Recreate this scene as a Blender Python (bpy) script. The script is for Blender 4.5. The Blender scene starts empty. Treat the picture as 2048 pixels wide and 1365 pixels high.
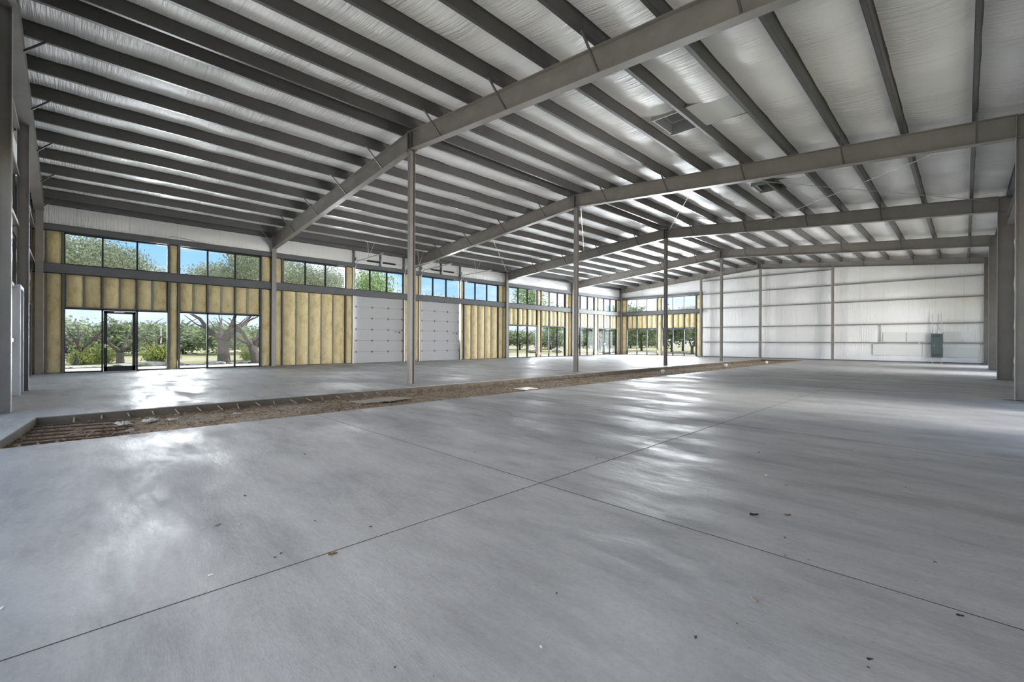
import bpy, bmesh, math, random
from mathutils import Vector, Matrix
random.seed(7)
R = math.radians
SC = bpy.context.scene
COL = SC.collection
PI = math.pi

# ------------------------------------------------------------------ camera, sky, sun, daylight, exposure
cam_d = bpy.data.cameras.new('camera'); cam = bpy.data.objects.new('camera', cam_d); COL.objects.link(cam)
cam_d.sensor_width = 36; cam_d.lens = 896.27 / 2048 * 36; cam_d.clip_end = 600; cam_d.clip_start = 0.05
cam.matrix_world = Matrix.Translation((0, 0, 1.235)) @ Matrix.Rotation(R(45.305), 4, 'Z') @ Matrix.Rotation(R(90), 4, 'X') @ Matrix.Rotation(R(0.22), 4, 'Z')
SC.camera = cam
SC.view_settings.view_transform = 'Standard'; SC.view_settings.look = 'None'
SC.view_settings.gamma = 1; SC.view_settings.use_curve_mapping = False
SC.view_settings.exposure = 0.45

SKY = 1.65
w = bpy.data.worlds.new('sky'); SC.world = w; w.use_nodes = True
nt = w.node_tree; nt.nodes.clear()
def N(t, **k):
    n = nt.nodes.new(t)
    for a, v in k.items(): setattr(n, a, v)
    return n
L = lambda a, b: nt.links.new(a, b)
tc = N('ShaderNodeTexCoord'); sep = N('ShaderNodeSeparateXYZ'); L(tc.outputs['Generated'], sep.inputs[0])
mr = N('ShaderNodeMapRange'); mr.inputs[1].default_value = 0.0; mr.inputs[2].default_value = 0.55; L(sep.outputs[2], mr.inputs[0])
grad = N('ShaderNodeValToRGB'); L(mr.outputs[0], grad.inputs[0])
grad.color_ramp.elements[0].color = (0.46, 0.62, 0.80, 1); grad.color_ramp.elements[1].color = (0.10, 0.30, 0.66, 1)
e = grad.color_ramp.elements.new(0.35); e.color = (0.24, 0.50, 0.78, 1)
mp = N('ShaderNodeMapping'); mp.inputs['Scale'].default_value = (1, 1, 3.2); L(tc.outputs['Generated'], mp.inputs[0])
nz = N('ShaderNodeTexNoise'); nz.inputs['Scale'].default_value = 3.4; nz.inputs['Detail'].default_value = 8; nz.inputs['Roughness'].default_value = 0.55
L(mp.outputs[0], nz.inputs[0])
cr = N('ShaderNodeValToRGB'); cr.color_ramp.elements[0].position = 0.39; cr.color_ramp.elements[1].position = 0.58; L(nz.outputs[0], cr.inputs[0])
mx = N('ShaderNodeMixRGB'); L(cr.outputs[0], mx.inputs[0]); L(grad.outputs[0], mx.inputs[1]); mx.inputs[2].default_value = (0.86, 0.87, 0.9, 1)
bg = N('ShaderNodeBackground'); bg.inputs[1].default_value = SKY; L(mx.outputs[0], bg.inputs[0])
ow = N('ShaderNodeOutputWorld'); L(bg.outputs[0], ow.inputs[0])

sun_d = bpy.data.lights.new('sun', 'SUN'); sun_d.energy = 6.0; sun_d.angle = R(0.6); sun_d.color = (1, 0.95, 0.86)
sun = bpy.data.objects.new('sun', sun_d); COL.objects.link(sun)
sun.rotation_euler = Vector((-0.04, 0.50, 0.86)).to_track_quat('Z', 'Y').to_euler()

def daylight_fill(name, loc, direction, sx, sy, power, color=(0.97, 0.985, 1.0), spread=180):
    d = bpy.data.lights.new(name, 'AREA'); d.shape = 'RECTANGLE'; d.size = sx; d.size_y = sy; d.energy = power; d.color = color; d.spread = R(spread)
    o = bpy.data.objects.new(name, d); COL.objects.link(o); o.location = loc
    o.rotation_euler = (-Vector(direction)).to_track_quat('Z', 'Y').to_euler()
    return o
# daylight lamps, added and unseen: at made-up openings and outside the real glazing
DL = [
 daylight_fill('near_fill_lamp', (-5.0, -0.9, 2.2), (0, 1, 0.12), 11.5, 3.6, 140, (1, .97, .93), 150),  # added lamp in the made-up open end bay
]
for yy_, pw_, sp_a in ((10.7, 420, 70), (26.0, 430, 100), (33.5, 400, 110)):
    DL.append(daylight_fill('side_fill_lamp', (1.45, yy_, 2.0), (-1, 0, 0.04), 3.0, 6.0, pw_, (1, .98, .95), sp_a))  # added lamps at the made-up right wall openings
for i in range(5):
    DL.append(daylight_fill('clerestory_fill', (-23.45, 3.1 + 7.63 * i, 4.6), (1, 0, -0.1), 1.1, 6.6, (1300, 1800, 1800, 1700, 1500)[i], spread=115))  # added lamps outside the glass, boosting the window light
for i in (0, 3, 4):
    DL.append(daylight_fill('storefront_fill', (-23.45, 3.1 + 7.63 * i, 1.2), (1, 0, 0.35), 2.2, 6.4, (420, 0, 0, 1400, 1400)[i], spread=115))
DL.append(daylight_fill('end_window_fill', (-19.1, 37.7, 1.2), (0, -1, 0.35), 6.4, 2.2, 1900, spread=115))
DL.append(daylight_fill('end_clerestory_fill', (-19.1, 37.7, 4.6), (0, -1, -0.1), 6.4, 1.1, 1200, spread=115))
for o in DL: o.visible_camera = False

# ------------------------------------------------------------------ materials
def mat(name, col, rough=0.6, metal=0.0, spec=0.5):
    m = bpy.data.materials.new(name); m.use_nodes = True
    b = m.node_tree.nodes['Principled BSDF']
    b.inputs['Base Color'].default_value = (*col, 1); b.inputs['Roughness'].default_value = rough
    b.inputs['Metallic'].default_value = metal; b.inputs['Specular IOR Level'].default_value = spec
    return m
class G:
    def __init__(s, m): s.nt = m.node_tree; s.b = s.nt.nodes['Principled BSDF']
    def n(s, t, **k):
        n = s.nt.nodes.new(t)
        for a, v in k.items():
            if a.startswith('i_'): n.inputs[a[2:].replace('_', ' ')].default_value = v
            else: setattr(n, a, v)
        return n
    def l(s, a, b): s.nt.links.new(a, b)
    def coords(s, scale=(1, 1, 1), rot=(0, 0, 0)):
        t = s.n('ShaderNodeTexCoord'); m = s.n('ShaderNodeMapping'); m.inputs['Scale'].default_value = scale; m.inputs['Rotation'].default_value = rot
        s.l(t.outputs['Object'], m.inputs[0]); return m.outputs[0]
    def noise(s, co, scale, detail=4, rough=0.5, dist=0):
        t = s.n('ShaderNodeTexNoise', i_Scale=scale, i_Detail=detail, i_Roughness=rough, i_Distortion=dist); s.l(co, t.inputs[0]); return t.outputs[0]
    def ramp(s, v, stops):
        r = s.n('ShaderNodeValToRGB'); s.l(v, r.inputs[0]); el = r.color_ramp.elements
        while len(el) < len(stops): el.new(0.5)
        for e, (p, c) in zip(el, stops):
            e.position = p; e.color = (*c, 1) if isinstance(c, tuple) else (c, c, c, 1)
        return r.outputs[0]
    def mix(s, f, a, b, mode='MIX'):
        m = s.n('ShaderNodeMixRGB', blend_type=mode)
        for i, v in ((0, f), (1, a), (2, b)):
            if hasattr(v, 'links') : s.l(v, m.inputs[i])
            else: m.inputs[i].default_value = v if i == 0 else (*v, 1)
        return m.outputs[0]
    def math(s, op, a, b=0.0):
        m = s.n('ShaderNodeMath', operation=op)
        for i, v in ((0, a), (1, b)):
            if hasattr(v, 'links'): s.l(v, m.inputs[i])
            else: m.inputs[i].default_value = v
        return m.outputs[0]
    def bump(s, h, strength=0.3, dist=0.02, normal=None):
        b = s.n('ShaderNodeBump', i_Strength=strength, i_Distance=dist); s.l(h, b.inputs['Height'])
        if normal is not None: s.l(normal, b.inputs['Normal'])
        return b.outputs[0]

M = {}
def paint(name, col, var=0.12, rough=0.5):
    m = mat(name, col, rough); g = G(m)
    c = g.noise(g.coords(), 2.2, 6, 0.65)
    g.l(g.ramp(c, [(0.3, tuple(x * (1 - var) for x in col)), (0.7, tuple(x * (1 + var) for x in col))]), g.b.inputs['Base Color'])
    f = g.noise(g.coords(), 60, 2); g.l(g.bump(f, 0.05, 0.002), g.b.inputs['Normal'])
    return m
M['steel'] = paint('grey_primer_steel', (0.215, 0.20, 0.185), .12, .42)
M['purlin'] = paint('shaded_purlin_steel', (0.085, 0.082, 0.08), .12, .38)  # same grey as the frames, darkened: shade put into the colour
M['girt'] = paint('shaded_girt_steel', (0.105, 0.108, 0.115), .12, .7)  # same steel as the frames, backlit shade put into its colour
M['dark'] = mat('dark_bronze_aluminium', (0.035, 0.038, 0.042), 0.7, 0, 0.1)
M['black'] = mat('black_steel', (0.015, 0.015, 0.017), 0.5)
M['galv'] = mat('galvanised_steel', (0.55, 0.55, 0.55), 0.42, 0.6)
M['stud'] = mat('grey_stud_steel', (0.14, 0.16, 0.165), 0.45, 0.3)
M['white_frame'] = mat('white_jamb', (0.7, 0.73, 0.78), 0.4)
M['orange'] = mat('rust_brown', (0.28, 0.12, 0.05), 0.7)
M['panelgreen'] = paint('green_grey_enamel', (0.060, 0.085, 0.085), 0.05, 0.4)
M['pvc'] = mat('white_plastic', (0.75, 0.73, 0.70), 0.4)
M['board'] = mat('pale_backing_board', (0.60, 0.61, 0.60), 0.75)
M['lid'] = mat('curb_sheet', (0.26, 0.27, 0.27), 0.4, 0.3)
M['wire'] = mat('steel_cable', (0.45, 0.44, 0.43), 0.4, 0.5)

# overhead door skin
m = mat('white_door_skin', (0.36, 0.365, 0.375), 0.5); g = G(m); M['ohd'] = m
wv = g.n('ShaderNodeTexNoise', i_Scale=300.0); g.l(g.coords((1, 1, 0.2)), wv.inputs[0]); g.l(g.bump(wv.outputs[0], 0.08, 0.002), g.b.inputs['Normal'])

# tinted glazing
m = bpy.data.materials.new('tinted_glass'); m.use_nodes = True; t = m.node_tree; t.nodes.clear(); M['glass'] = m
o_ = t.nodes.new('ShaderNodeOutputMaterial'); mxs = t.nodes.new('ShaderNodeMixShader'); tr = t.nodes.new('ShaderNodeBsdfTransparent'); gl = t.nodes.new('ShaderNodeBsdfGlossy')
lw = t.nodes.new('ShaderNodeLayerWeight'); lw.inputs[0].default_value = 0.5
pw = t.nodes.new('ShaderNodeMath'); pw.operation = 'POWER'; pw.inputs[1].default_value = 4.0; t.links.new(lw.outputs['Facing'], pw.inputs[0])
fr = t.nodes.new('ShaderNodeMath'); fr.operation = 'MULTIPLY_ADD'; fr.inputs[1].default_value = 0.15; fr.inputs[2].default_value = 0.001; t.links.new(pw.outputs[0], fr.inputs[0])
tr.inputs[0].default_value = (0.76, 0.78, 0.79, 1); gl.inputs['Roughness'].default_value = 0.03
t.links.new(fr.outputs[0], mxs.inputs[0]); t.links.new(tr.outputs[0], mxs.inputs[1]); t.links.new(gl.outputs[0], mxs.inputs[2]); t.links.new(mxs.outputs[0], o_.inputs[0])

# vinyl faced insulation: axis along which the folds repeat, and seam spacing
def vinyl(name, axis, col, amp=0.5, seam=1.83, off=0.0, rough=0.36):
    m = mat(name, col, rough, 0, 0.6); g = G(m)
    tcn = g.n('ShaderNodeTexCoord'); sp = g.n('ShaderNodeSeparateXYZ'); g.l(tcn.outputs['Object'], sp.inputs[0])
    a = sp.outputs[axis]
    sc = [1.1, 1.1, 1.1]; sc[axis] = 17
    fold = g.noise(g.coords(tuple(sc)), 1.0, 3, 0.6, 0.35)
    mask = g.noise(g.coords((0.45, 0.45, 0.45)), 1.0, 2)
    mask = g.ramp(mask, [(0.42, 0.12), (0.66, 1.0)])
    h = g.math('MULTIPLY', fold, mask)
    # overlap seam lines
    u = g.math('MULTIPLY', g.math('ADD', a, 100 + off), 1 / seam); fr_ = g.math('FRACT', u)
    line = g.math('LESS_THAN', fr_, 0.012)
    step = g.math('MULTIPLY', g.math('LESS_THAN', fr_, 0.05), 0.6)
    h2 = g.math('ADD', h, g.math('MULTIPLY', step, 0.35))
    soft = g.noise(g.coords((0.8, 0.8, 0.8)), 1.0, 3)
    b1 = g.bump(soft, 0.35, 0.12); b2 = g.bump(h2, amp, 0.10, b1)
    g.l(b2, g.b.inputs['Normal'])
    g.l(g.mix(line, col, tuple(x * 0.85 for x in col)), g.b.inputs['Base Color'])
    return m
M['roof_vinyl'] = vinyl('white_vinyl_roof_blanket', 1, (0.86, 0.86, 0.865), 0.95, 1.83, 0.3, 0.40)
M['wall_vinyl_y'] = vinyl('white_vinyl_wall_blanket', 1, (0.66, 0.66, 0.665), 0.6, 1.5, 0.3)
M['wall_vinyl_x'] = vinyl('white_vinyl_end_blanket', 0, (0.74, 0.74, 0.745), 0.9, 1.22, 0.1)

# yellow spray foam
m = mat('yellow_spray_foam', (0.55, 0.43, 0.19), 0.85); g = G(m); M['foam'] = m
c0 = g.noise(g.coords((2, 2, 1.2)), 2.2, 5, 0.6)
colr = g.ramp(c0, [(0.3, (0.62, 0.49, 0.24)), (0.5, (0.78, 0.655, 0.37)), (0.72, (0.84, 0.74, 0.46))])
g.l(colr, g.b.inputs['Base Color'])
n1 = g.noise(g.coords((9, 9, 14)), 2.5, 4, 0.55, 0.6); g.l(g.bump(n1, 1.0, 0.05), g.b.inputs['Normal'])

# concrete
m = mat('polished_concrete', (0.30, 0.30, 0.30), 0.45, 0, 0.13); g = G(m); M['concrete'] = m
co = g.coords((1, 1, 1)); st = g.coords((0.5, 1.5, 1), (0, 0, R(20)))
big = g.noise(co, 0.30, 5, 0.6, 0.3); mid = g.noise(st, 1.4, 10, 0.72, 0.15); fine = g.noise(co, 26, 6, 0.75)
ca = g.ramp(big, [(0.30, (0.29, 0.29, 0.295)), (0.5, (0.34, 0.335, 0.33)), (0.70, (0.375, 0.365, 0.35))])
cb = g.ramp(mid, [(0.30, 0.72), (0.5, 1.0), (0.70, 1.2)])
cc = g.mix(1.0, ca, cb, 'MULTIPLY')
cd = g.ramp(fine, [(0.3, 0.90), (0.7, 1.06)]); cc = g.mix(1.0, cc, cd, 'MULTIPLY')
pit = g.ramp(g.noise(co, 55, 2, 0.5), [(0.27, 0.55), (0.31, 0.0)]); cc = g.mix(pit, cc, (0.16, 0.155, 0.15))
g.l(cc, g.b.inputs['Base Color'])
rr = g.ramp(g.noise(st, 0.9, 9, 0.7, 0.2), [(0.38, 0.36), (0.5, 0.54), (0.60, 0.80)]); g.l(rr, g.b.inputs['Roughness'])
b1 = g.bump(mid, 0.45, 0.04); g.l(g.bump(fine, 0.12, 0.004, b1), g.b.inputs['Normal'])
M['slabedge'] = paint('rough_slab_edge', (0.125, 0.105, 0.082), .3, .9)
G(M['slabedge'])
M['joint'] = mat('joint_dark', (0.04, 0.035, 0.03), 0.9)
M['grout'] = mat('dark_blockout', (0.05, 0.045, 0.042), 0.95)

# dirt
m = mat('brown_dirt', (0.2, 0.12, 0.07), 0.95); g = G(m); M['dirt'] = m
n0 = g.noise(g.coords(), 1.1, 6, 0.7); n1 = g.noise(g.coords((1, 1, 1)), 14, 8, 0.85)
ca = g.ramp(n0, [(0.35, (0.19, 0.125, 0.075)), (0.5, (0.26, 0.19, 0.125)), (0.66, (0.30, 0.26, 0.205))])
cb = g.ramp(n1, [(0.40, 0.25), (0.5, 0.9), (0.60, 1.7)])
g.l(g.mix(1.0, ca, cb, 'MULTIPLY'), g.b.inputs['Base Color']); g.l(g.bump(n1, 0.9, 0.03), g.b.inputs['Normal'])

# outdoors
m = mat('dry_ground', (0.4, 0.37, 0.25), 0.95); g = G(m); M['ground'] = m
n0 = g.noise(g.coords(), 0.35, 6, 0.7); n1 = g.noise(g.coords(), 9, 5, 0.7)
ca = g.ramp(n0, [(0.38, (0.27, 0.30, 0.13)), (0.5, (0.42, 0.38, 0.20)), (0.6, (0.52, 0.46, 0.34))]); cb = g.ramp(n1, [(0.3, 0.6), (0.7, 1.25)])
g.l(g.mix(1.0, ca, cb, 'MULTIPLY'), g.b.inputs['Base Color'])
M['walk'] = mat('pale_walk', (0.55, 0.50, 0.46), 0.9)
m = mat('pale_limestone', (0.55, 0.52, 0.46), 0.9); g = G(m); M['rock'] = m
n1 = g.noise(g.coords(), 6, 6, 0.7); g.l(g.ramp(n1, [(0.3, (0.3, 0.28, 0.25)), (0.6, (0.62, 0.59, 0.54))]), g.b.inputs['Base Color']); g.l(g.bump(n1, 0.8, 0.05), g.b.inputs['Normal'])
m = mat('oak_bark', (0.2, 0.17, 0.15), 0.95); g = G(m); M['bark'] = m
n1 = g.noise(g.coords((3, 3, 0.8)), 7, 6, 0.75); g.l(g.ramp(n1, [(0.32, (0.07, 0.06, 0.055)), (0.55, (0.24, 0.21, 0.19)), (0.75, (0.38, 0.34, 0.31))]), g.b.inputs['Base Color']); g.l(g.bump(n1, 1.0, 0.06), g.b.inputs['Normal'])
def leafmat(name, a, b):
    m = mat(name, a, 0.6); g = G(m)
    gi = g.n('ShaderNodeNewGeometry'); rnd = g.ramp(gi.outputs['Random Per Island'], [(0.0, a), (1.0, b)])
    g.l(rnd, g.b.inputs['Base Color'])
    tl = g.n('ShaderNodeBsdfTranslucent'); g.l(rnd, tl.inputs[0]); ms = g.n('ShaderNodeMixShader'); ms.inputs[0].default_value = 0.35
    g.l(g.b.outputs[0], ms.inputs[1]); g.l(tl.outputs[0], ms.inputs[2]); g.l(ms.outputs[0], g.nt.nodes['Material Output'].inputs[0])
    return m
M['oak_leaf'] = leafmat('live_oak_leaf', (0.17, 0.20, 0.11), (0.50, 0.53, 0.36))
M['far_leaf'] = leafmat('far_tree_leaf', (0.20, 0.25, 0.14), (0.50, 0.56, 0.36))
M['green_leaf'] = leafmat('bright_tree_leaf', (0.15, 0.26, 0.09), (0.48, 0.58, 0.26))
M['weed_leaf'] = leafmat('weed_leaf', (0.25, 0.32, 0.08), (0.60, 0.62, 0.28))
M['tank'] = mat('dark_tank_plastic', (0.035, 0.037, 0.045), 0.5)
M['carwhite'] = mat('white_car_paint', (0.75, 0.76, 0.78), 0.25)
M['carglass'] = mat('car_glass', (0.03, 0.04, 0.05), 0.1)
M['blue'] = mat('teal_blue_sign', (0.03, 0.20, 0.33), 0.5)
M['paper'] = mat('crumpled_white_paper', (0.40, 0.38, 0.355), 0.8)
M['leafdry'] = mat('dry_dead_leaf', (0.16, 0.10, 0.05), 0.8)
M['rebar'] = mat('rusty_rebar', (0.07, 0.04, 0.025), 0.8)
M['wood'] = mat('weathered_plywood', (0.30, 0.25, 0.21), 0.85)

# ------------------------------------------------------------------ mesh helpers
class MB:
    def __init__(s): s.v = []; s.f = []
    def quad(s, a, b, c, d):
        i = len(s.v); s.v += [a, b, c, d]; s.f.append((i, i + 1, i + 2, i + 3))
    def box(s, a, b):
        x0, y0, z0 = [min(p, q) for p, q in zip(a, b)]; x1, y1, z1 = [max(p, q) for p, q in zip(a, b)]
        i = len(s.v)
        s.v += [(x0, y0, z0), (x1, y0, z0), (x1, y1, z0), (x0, y1, z0), (x0, y0, z1), (x1, y0, z1), (x1, y1, z1), (x0, y1, z1)]
        for q in ((0, 3, 2, 1), (4, 5, 6, 7), (0, 1, 5, 4), (1, 2, 6, 5), (2, 3, 7, 6), (3, 0, 4, 7)): s.f.append(tuple(i + k for k in q))
    def hexa(s, p):   # eight corners: 4 bottom then 4 top, same order
        i = len(s.v); s.v += [tuple(q) for q in p]
        for q in ((0, 3, 2, 1), (4, 5, 6, 7), (0, 1, 5, 4), (1, 2, 6, 5), (2, 3, 7, 6), (3, 0, 4, 7)): s.f.append(tuple(i + k for k in q))
    def bar(s, p, q, wd, ht, up=(0, 0, 1)):
        p = Vector(p); q = Vector(q); d = (q - p).normalized(); sd = d.cross(Vector(up)).normalized(); u = sd.cross(d)
        a = sd * wd / 2; b = u * ht / 2
        s.hexa([p - a - b, p + a - b, q + a - b, q - a - b, p - a + b, p + a + b, q + a + b, q - a + b])
    def tube(s, pts, radii, n=8, cap=True):
        pts = [Vector(p) for p in pts]
        if not hasattr(radii, '__len__'): radii = [radii] * len(pts)
        ref = Vector((0.3, 0.2, 1)).normalized(); rings = []
        for k, p in enumerate(pts):
            d = (pts[min(k + 1, len(pts) - 1)] - pts[max(k - 1, 0)]).normalized()
            a = d.cross(ref)
            if a.length < 0.1: a = d.cross(Vector((1, 0, 0)))
            a.normalize(); b = d.cross(a); i = len(s.v); rings.append(i)
            for j in range(n):
                t = 2 * PI * j / n; s.v.append(tuple(p + (a * math.cos(t) + b * math.sin(t)) * radii[k]))
        for i0, i1 in zip(rings, rings[1:]):
            for j in range(n): s.f.append((i0 + j, i0 + (j + 1) % n, i1 + (j + 1) % n, i1 + j))
        if cap:
            s.f.append(tuple(rings[0] + j for j in range(n))[::-1]); s.f.append(tuple(rings[-1] + j for j in range(n)))
    def build(s, name, m, parent=None, smooth=False, bevel=0):
        me = bpy.data.meshes.new(name); me.from_pydata([tuple(v) for v in s.v], [], s.f); me.update()
        me.materials.append(m if not isinstance(m, str) else M[m])
        if smooth: me.polygons.foreach_set('use_smooth', [True] * len(me.polygons))
        o = bpy.data.objects.new(name, me); COL.objects.link(o)
        if parent: o.parent = parent
        if bevel:
            b = o.modifiers.new('bevel', 'BEVEL'); b.width = bevel; b.segments = 2
        return o
def tag(o, label=None, cat=None, group=None, kind=None):
    if label: o['label'] = label
    if cat: o['category'] = cat
    if group: o['group'] = group
    if kind: o['kind'] = kind
    return o
def empty(name, loc=(0, 0, 0), label=None, cat=None, group=None, kind=None):
    o = bpy.data.objects.new(name, None); COL.objects.link(o); o.location = loc; o.empty_display_size = 0.2
    return tag(o, label, cat, group, kind)
def part(mb, name, m, root, **k):      # mesh coordinates are world: shift into the root's frame
    o = mb.build(name, m, root, **k)
    off = Vector(root.location)
    r_ = root
    while r_.parent: r_ = r_.parent; off += Vector(r_.location)
    o.location = -off if root.type == 'EMPTY' or root.location.length > 0 else (0, 0, 0)
    return o
ORD = ['first', 'second', 'third', 'fourth', 'fifth', 'sixth', 'seventh', 'eighth', 'ninth', 'tenth', 'eleventh', 'twelfth']

# ------------------------------------------------------------------ building geometry
FY = [-0.80, 6.87, 14.50, 22.17, 29.80, 37.22]         # frame lines
RX = -11.0; XF = -23.2; XR = 1.28; YN = -1.05; YB = 37.48
zr = lambda x: 7.12 - 0.0833 * abs(x - RX)              # top of the rafters
PD = 0.29
zc = lambda x: zr(x) + PD

# ---- floor with the open trench
PX0, PX1, PY0, PY1 = -10.3, -7.62, -0.66, 35.35
def slab(x0, x1, y0, y1, mb): mb.box((x0, y0, -0.25), (x1, y1, 0))
fl = MB()
slab(XF - 0.1, PX0, YN - 0.2, YB + 0.1, fl); slab(PX1, XR + 0.1, YN - 0.2, YB + 0.1, fl)
fl.hexa([(PX0, YN - .2, -.25), (PX1, YN - .2, -.25), (PX1, -.66, -.25), (PX0, -.36, -.25), (PX0, YN - .2, 0), (PX1, YN - .2, 0), (PX1, -.66, 0), (PX0, -.36, 0)]); slab(PX0, PX1, PY1, YB + 0.1, fl)
floor = fl.build('floor', 'concrete'); tag(floor, kind='structure')
ed = MB()
ed.box((PX0, PY0 + .3, -0.3), (PX0 + 0.012, PY1, -0.012)); ed.box((PX1 - 0.012, PY0, -0.3), (PX1, PY1, -0.012))
ed.hexa([(PX0, -.36, -.3), (PX1, -.66, -.3), (PX1, -.648, -.3), (PX0, -.348, -.3), (PX0, -.36, -.012), (PX1, -.66, -.012), (PX1, -.648, -.012), (PX0, -.348, -.012)]); ed.box((PX0, PY1 - 0.012, -0.3), (PX1, PY1, -0.012))
part(ed, 'slab_edge', 'slabedge', floor)
jt = MB()
def joint(x0, y0, x1, y1, wd=0.007): jt.box((x0 - (wd / 2 if x0 == x1 else 0), y0 - (wd / 2 if y0 == y1 else 0), -0.002), (x1 + (wd / 2 if x0 == x1 else 0), y1 + (wd / 2 if y0 == y1 else 0), 0.0012))
joint(-2.595, -1.2, -2.595, 37.3, 0.006)
for y, w_ in ((2.92, 0.006), (7.0, 0.003), (14.6, 0.004), (22.2, 0.004), (29.8, 0.004)):
    joint(PX1, y, 1.2, y, w_); joint(-23.1, y, PX0, y, w_ * 1.3)
joint(-16.6, -1.0, -16.6, 37.3, 0.005)
part(jt, 'control_joint', 'joint', floor)

# dirt fill
dm = MB(); nx, ny = 14, 360
for j in range(ny + 1):
    for i in range(nx + 1):
        x = PX0 + (PX1 - PX0) * i / nx; y = PY0 + (PY1 - PY0) * j / ny
        u = i / nx
        z = -0.135 + 0.105 * u ** 1.5 + random.uniform(-0.018, 0.018) + 0.02 * math.sin(y * 1.7 + x) * u
        if y < 1.0: z = -0.15 + random.uniform(-0.01, 0.01) + 0.03 * u
        dm.v.append((x, y, min(z, -0.02)))
for j in range(ny):
    for i in range(nx):
        a = j * (nx + 1) + i; dm.f.append((a, a + 1, a + nx + 2, a + nx + 1))
dirt = dm.build('trench_dirt', 'dirt', smooth=True)
tag(dirt, 'rough brown dirt filling the open trench in the concrete floor', 'dirt', kind='stuff')

# ---- ceiling blanket between the purlins, with two openings, and roof deck above
PUR = [-22.42 + 1.236 * k for k in range(10)] + [-10.72 + 1.21 * k for k in range(10)]   # 10 on the glazed side, 10 on the solid side
PUR[9] = -11.30
HOLES = [(-5.55, -3.62, 10.45, 11.50), (-5.35, -3.55, 17.30, 18.25)]
cm = MB(); xs = [XF + 0.02]
edges = [XF + 0.02] + PUR + [XR - 0.02]
for a, b in zip(edges, edges[1:]):
    n = 8
    for k in range(1, n + 1): xs.append(a + (b - a) * k / n)
def sag(x):
    for a, b in zip(edges, edges[1:]):
        if a <= x <= b + 1e-6:
            t = (x - a) / (b - a); return 0.075 * math.sin(PI * t) ** 0.8 * min(1, (b - a))
    return 0
ys = [YN + 0.23 * j for j in range(int((YB - YN) / 0.23) + 1)] + [YB]
ph = [random.uniform(0, 6) for _ in range(40)]
for y in ys:
    for ix, x in enumerate(xs):
        k = ix // 8
        s_ = sag(x); s_ *= 1 + 0.35 * math.sin(y * 1.1 + ph[k % 40]) * math.sin(y * 3.9 + ph[(k + 7) % 40])
        cm.v.append((x, y, zc(x) - s_ + 0.002))
W_ = len(xs)
for j in range(len(ys) - 1):
    for i in range(W_ - 1):
        cx = (xs[i] + xs[i + 1]) / 2; cy = (ys[j] + ys[j + 1]) / 2
        if any(h[0] < cx < h[1] and h[2] < cy < h[3] for h in HOLES): continue
        a = j * W_ + i; cm.f.append((a, a + W_, a + W_ + 1, a + 1))
ceil = cm.build('ceiling', 'roof_vinyl', smooth=True); tag(ceil, kind='structure')
rd = MB()
for xa, xb in ((XF - 0.3, RX), (RX, XR + 0.3)):
    rd.hexa([(xa, YN - 0.3, zc(xa) + 0.30), (xb, YN - 0.3, zc(xb) + 0.30), (xb, YB + 0.3, zc(xb) + 0.30), (xa, YB + 0.3, zc(xa) + 0.30),
             (xa, YN - 0.3, zc(xa) + 0.36), (xb, YN - 0.3, zc(xb) + 0.36), (xb, YB + 0.3, zc(xb) + 0.36), (xa, YB + 0.3, zc(xa) + 0.36)])
part(rd, 'roof_deck', 'galv', ceil)

# roof curb boxes framed into the two openings
for k, h in enumerate(HOLES):
    x0, x1, y0, y1 = h; zz = zc((x0 + x1) / 2)
    rt = empty('roof_curb', ((x0 + x1) / 2, (y0 + y1) / 2, zz),
               ['grey sheet metal roof opening nearest the camera, above the second bay', 'smaller looking grey roof opening farther off, behind the crossed tie rods'][k], 'roof opening', 'roof openings in the ceiling')
    c = MB()
    for a, b in (((x0 - .03, y0 - .03, zz - .10), (x1 + .03, y0, zz + .28)), ((x0 - .03, y1, zz - .10), (x1 + .03, y1 + .03, zz + .28)),
                 ((x0 - .03, y0, zz - .06), (x0, y1, zz + .28)), ((x1, y0, zz - .10), (x1 + .03, y1, zz + .28))): c.box(a, b)
    part(c, 'curb_frame', 'lid', rt)
    c = MB(); c.box((x0, y0, zz + .14), (x0 + 1.15, y1, zz + .15)); part(c, 'cover_sheet', 'lid', rt)
    c = MB(); c.hexa([(x0 + .86, y0 - .08, zz - .10), (x1, y0 - .08, zz - .11), (x1, y1 + .10, zz - .11), (x0 + .86, y1 + .10, zz - .10),
                      (x0 + .86, y0 - .08, zz - .09), (x1, y0 - .08, zz - .10), (x1, y1 + .10, zz - .10), (x0 + .86, y1 + .10, zz - .09)]); part(c, 'folded_sheet', 'board', rt)
    c = MB(); c.box((x0 + .1, y1 - .22, zz + .115), (x0 + 1.1, y1 - .19, zz + .135)); c.box((x0 + .1, y0 + .1, zz + .115), (x0 + .13, y1 - .19, zz + .135)); part(c, 'edge_angle', 'galv', rt)

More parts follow.
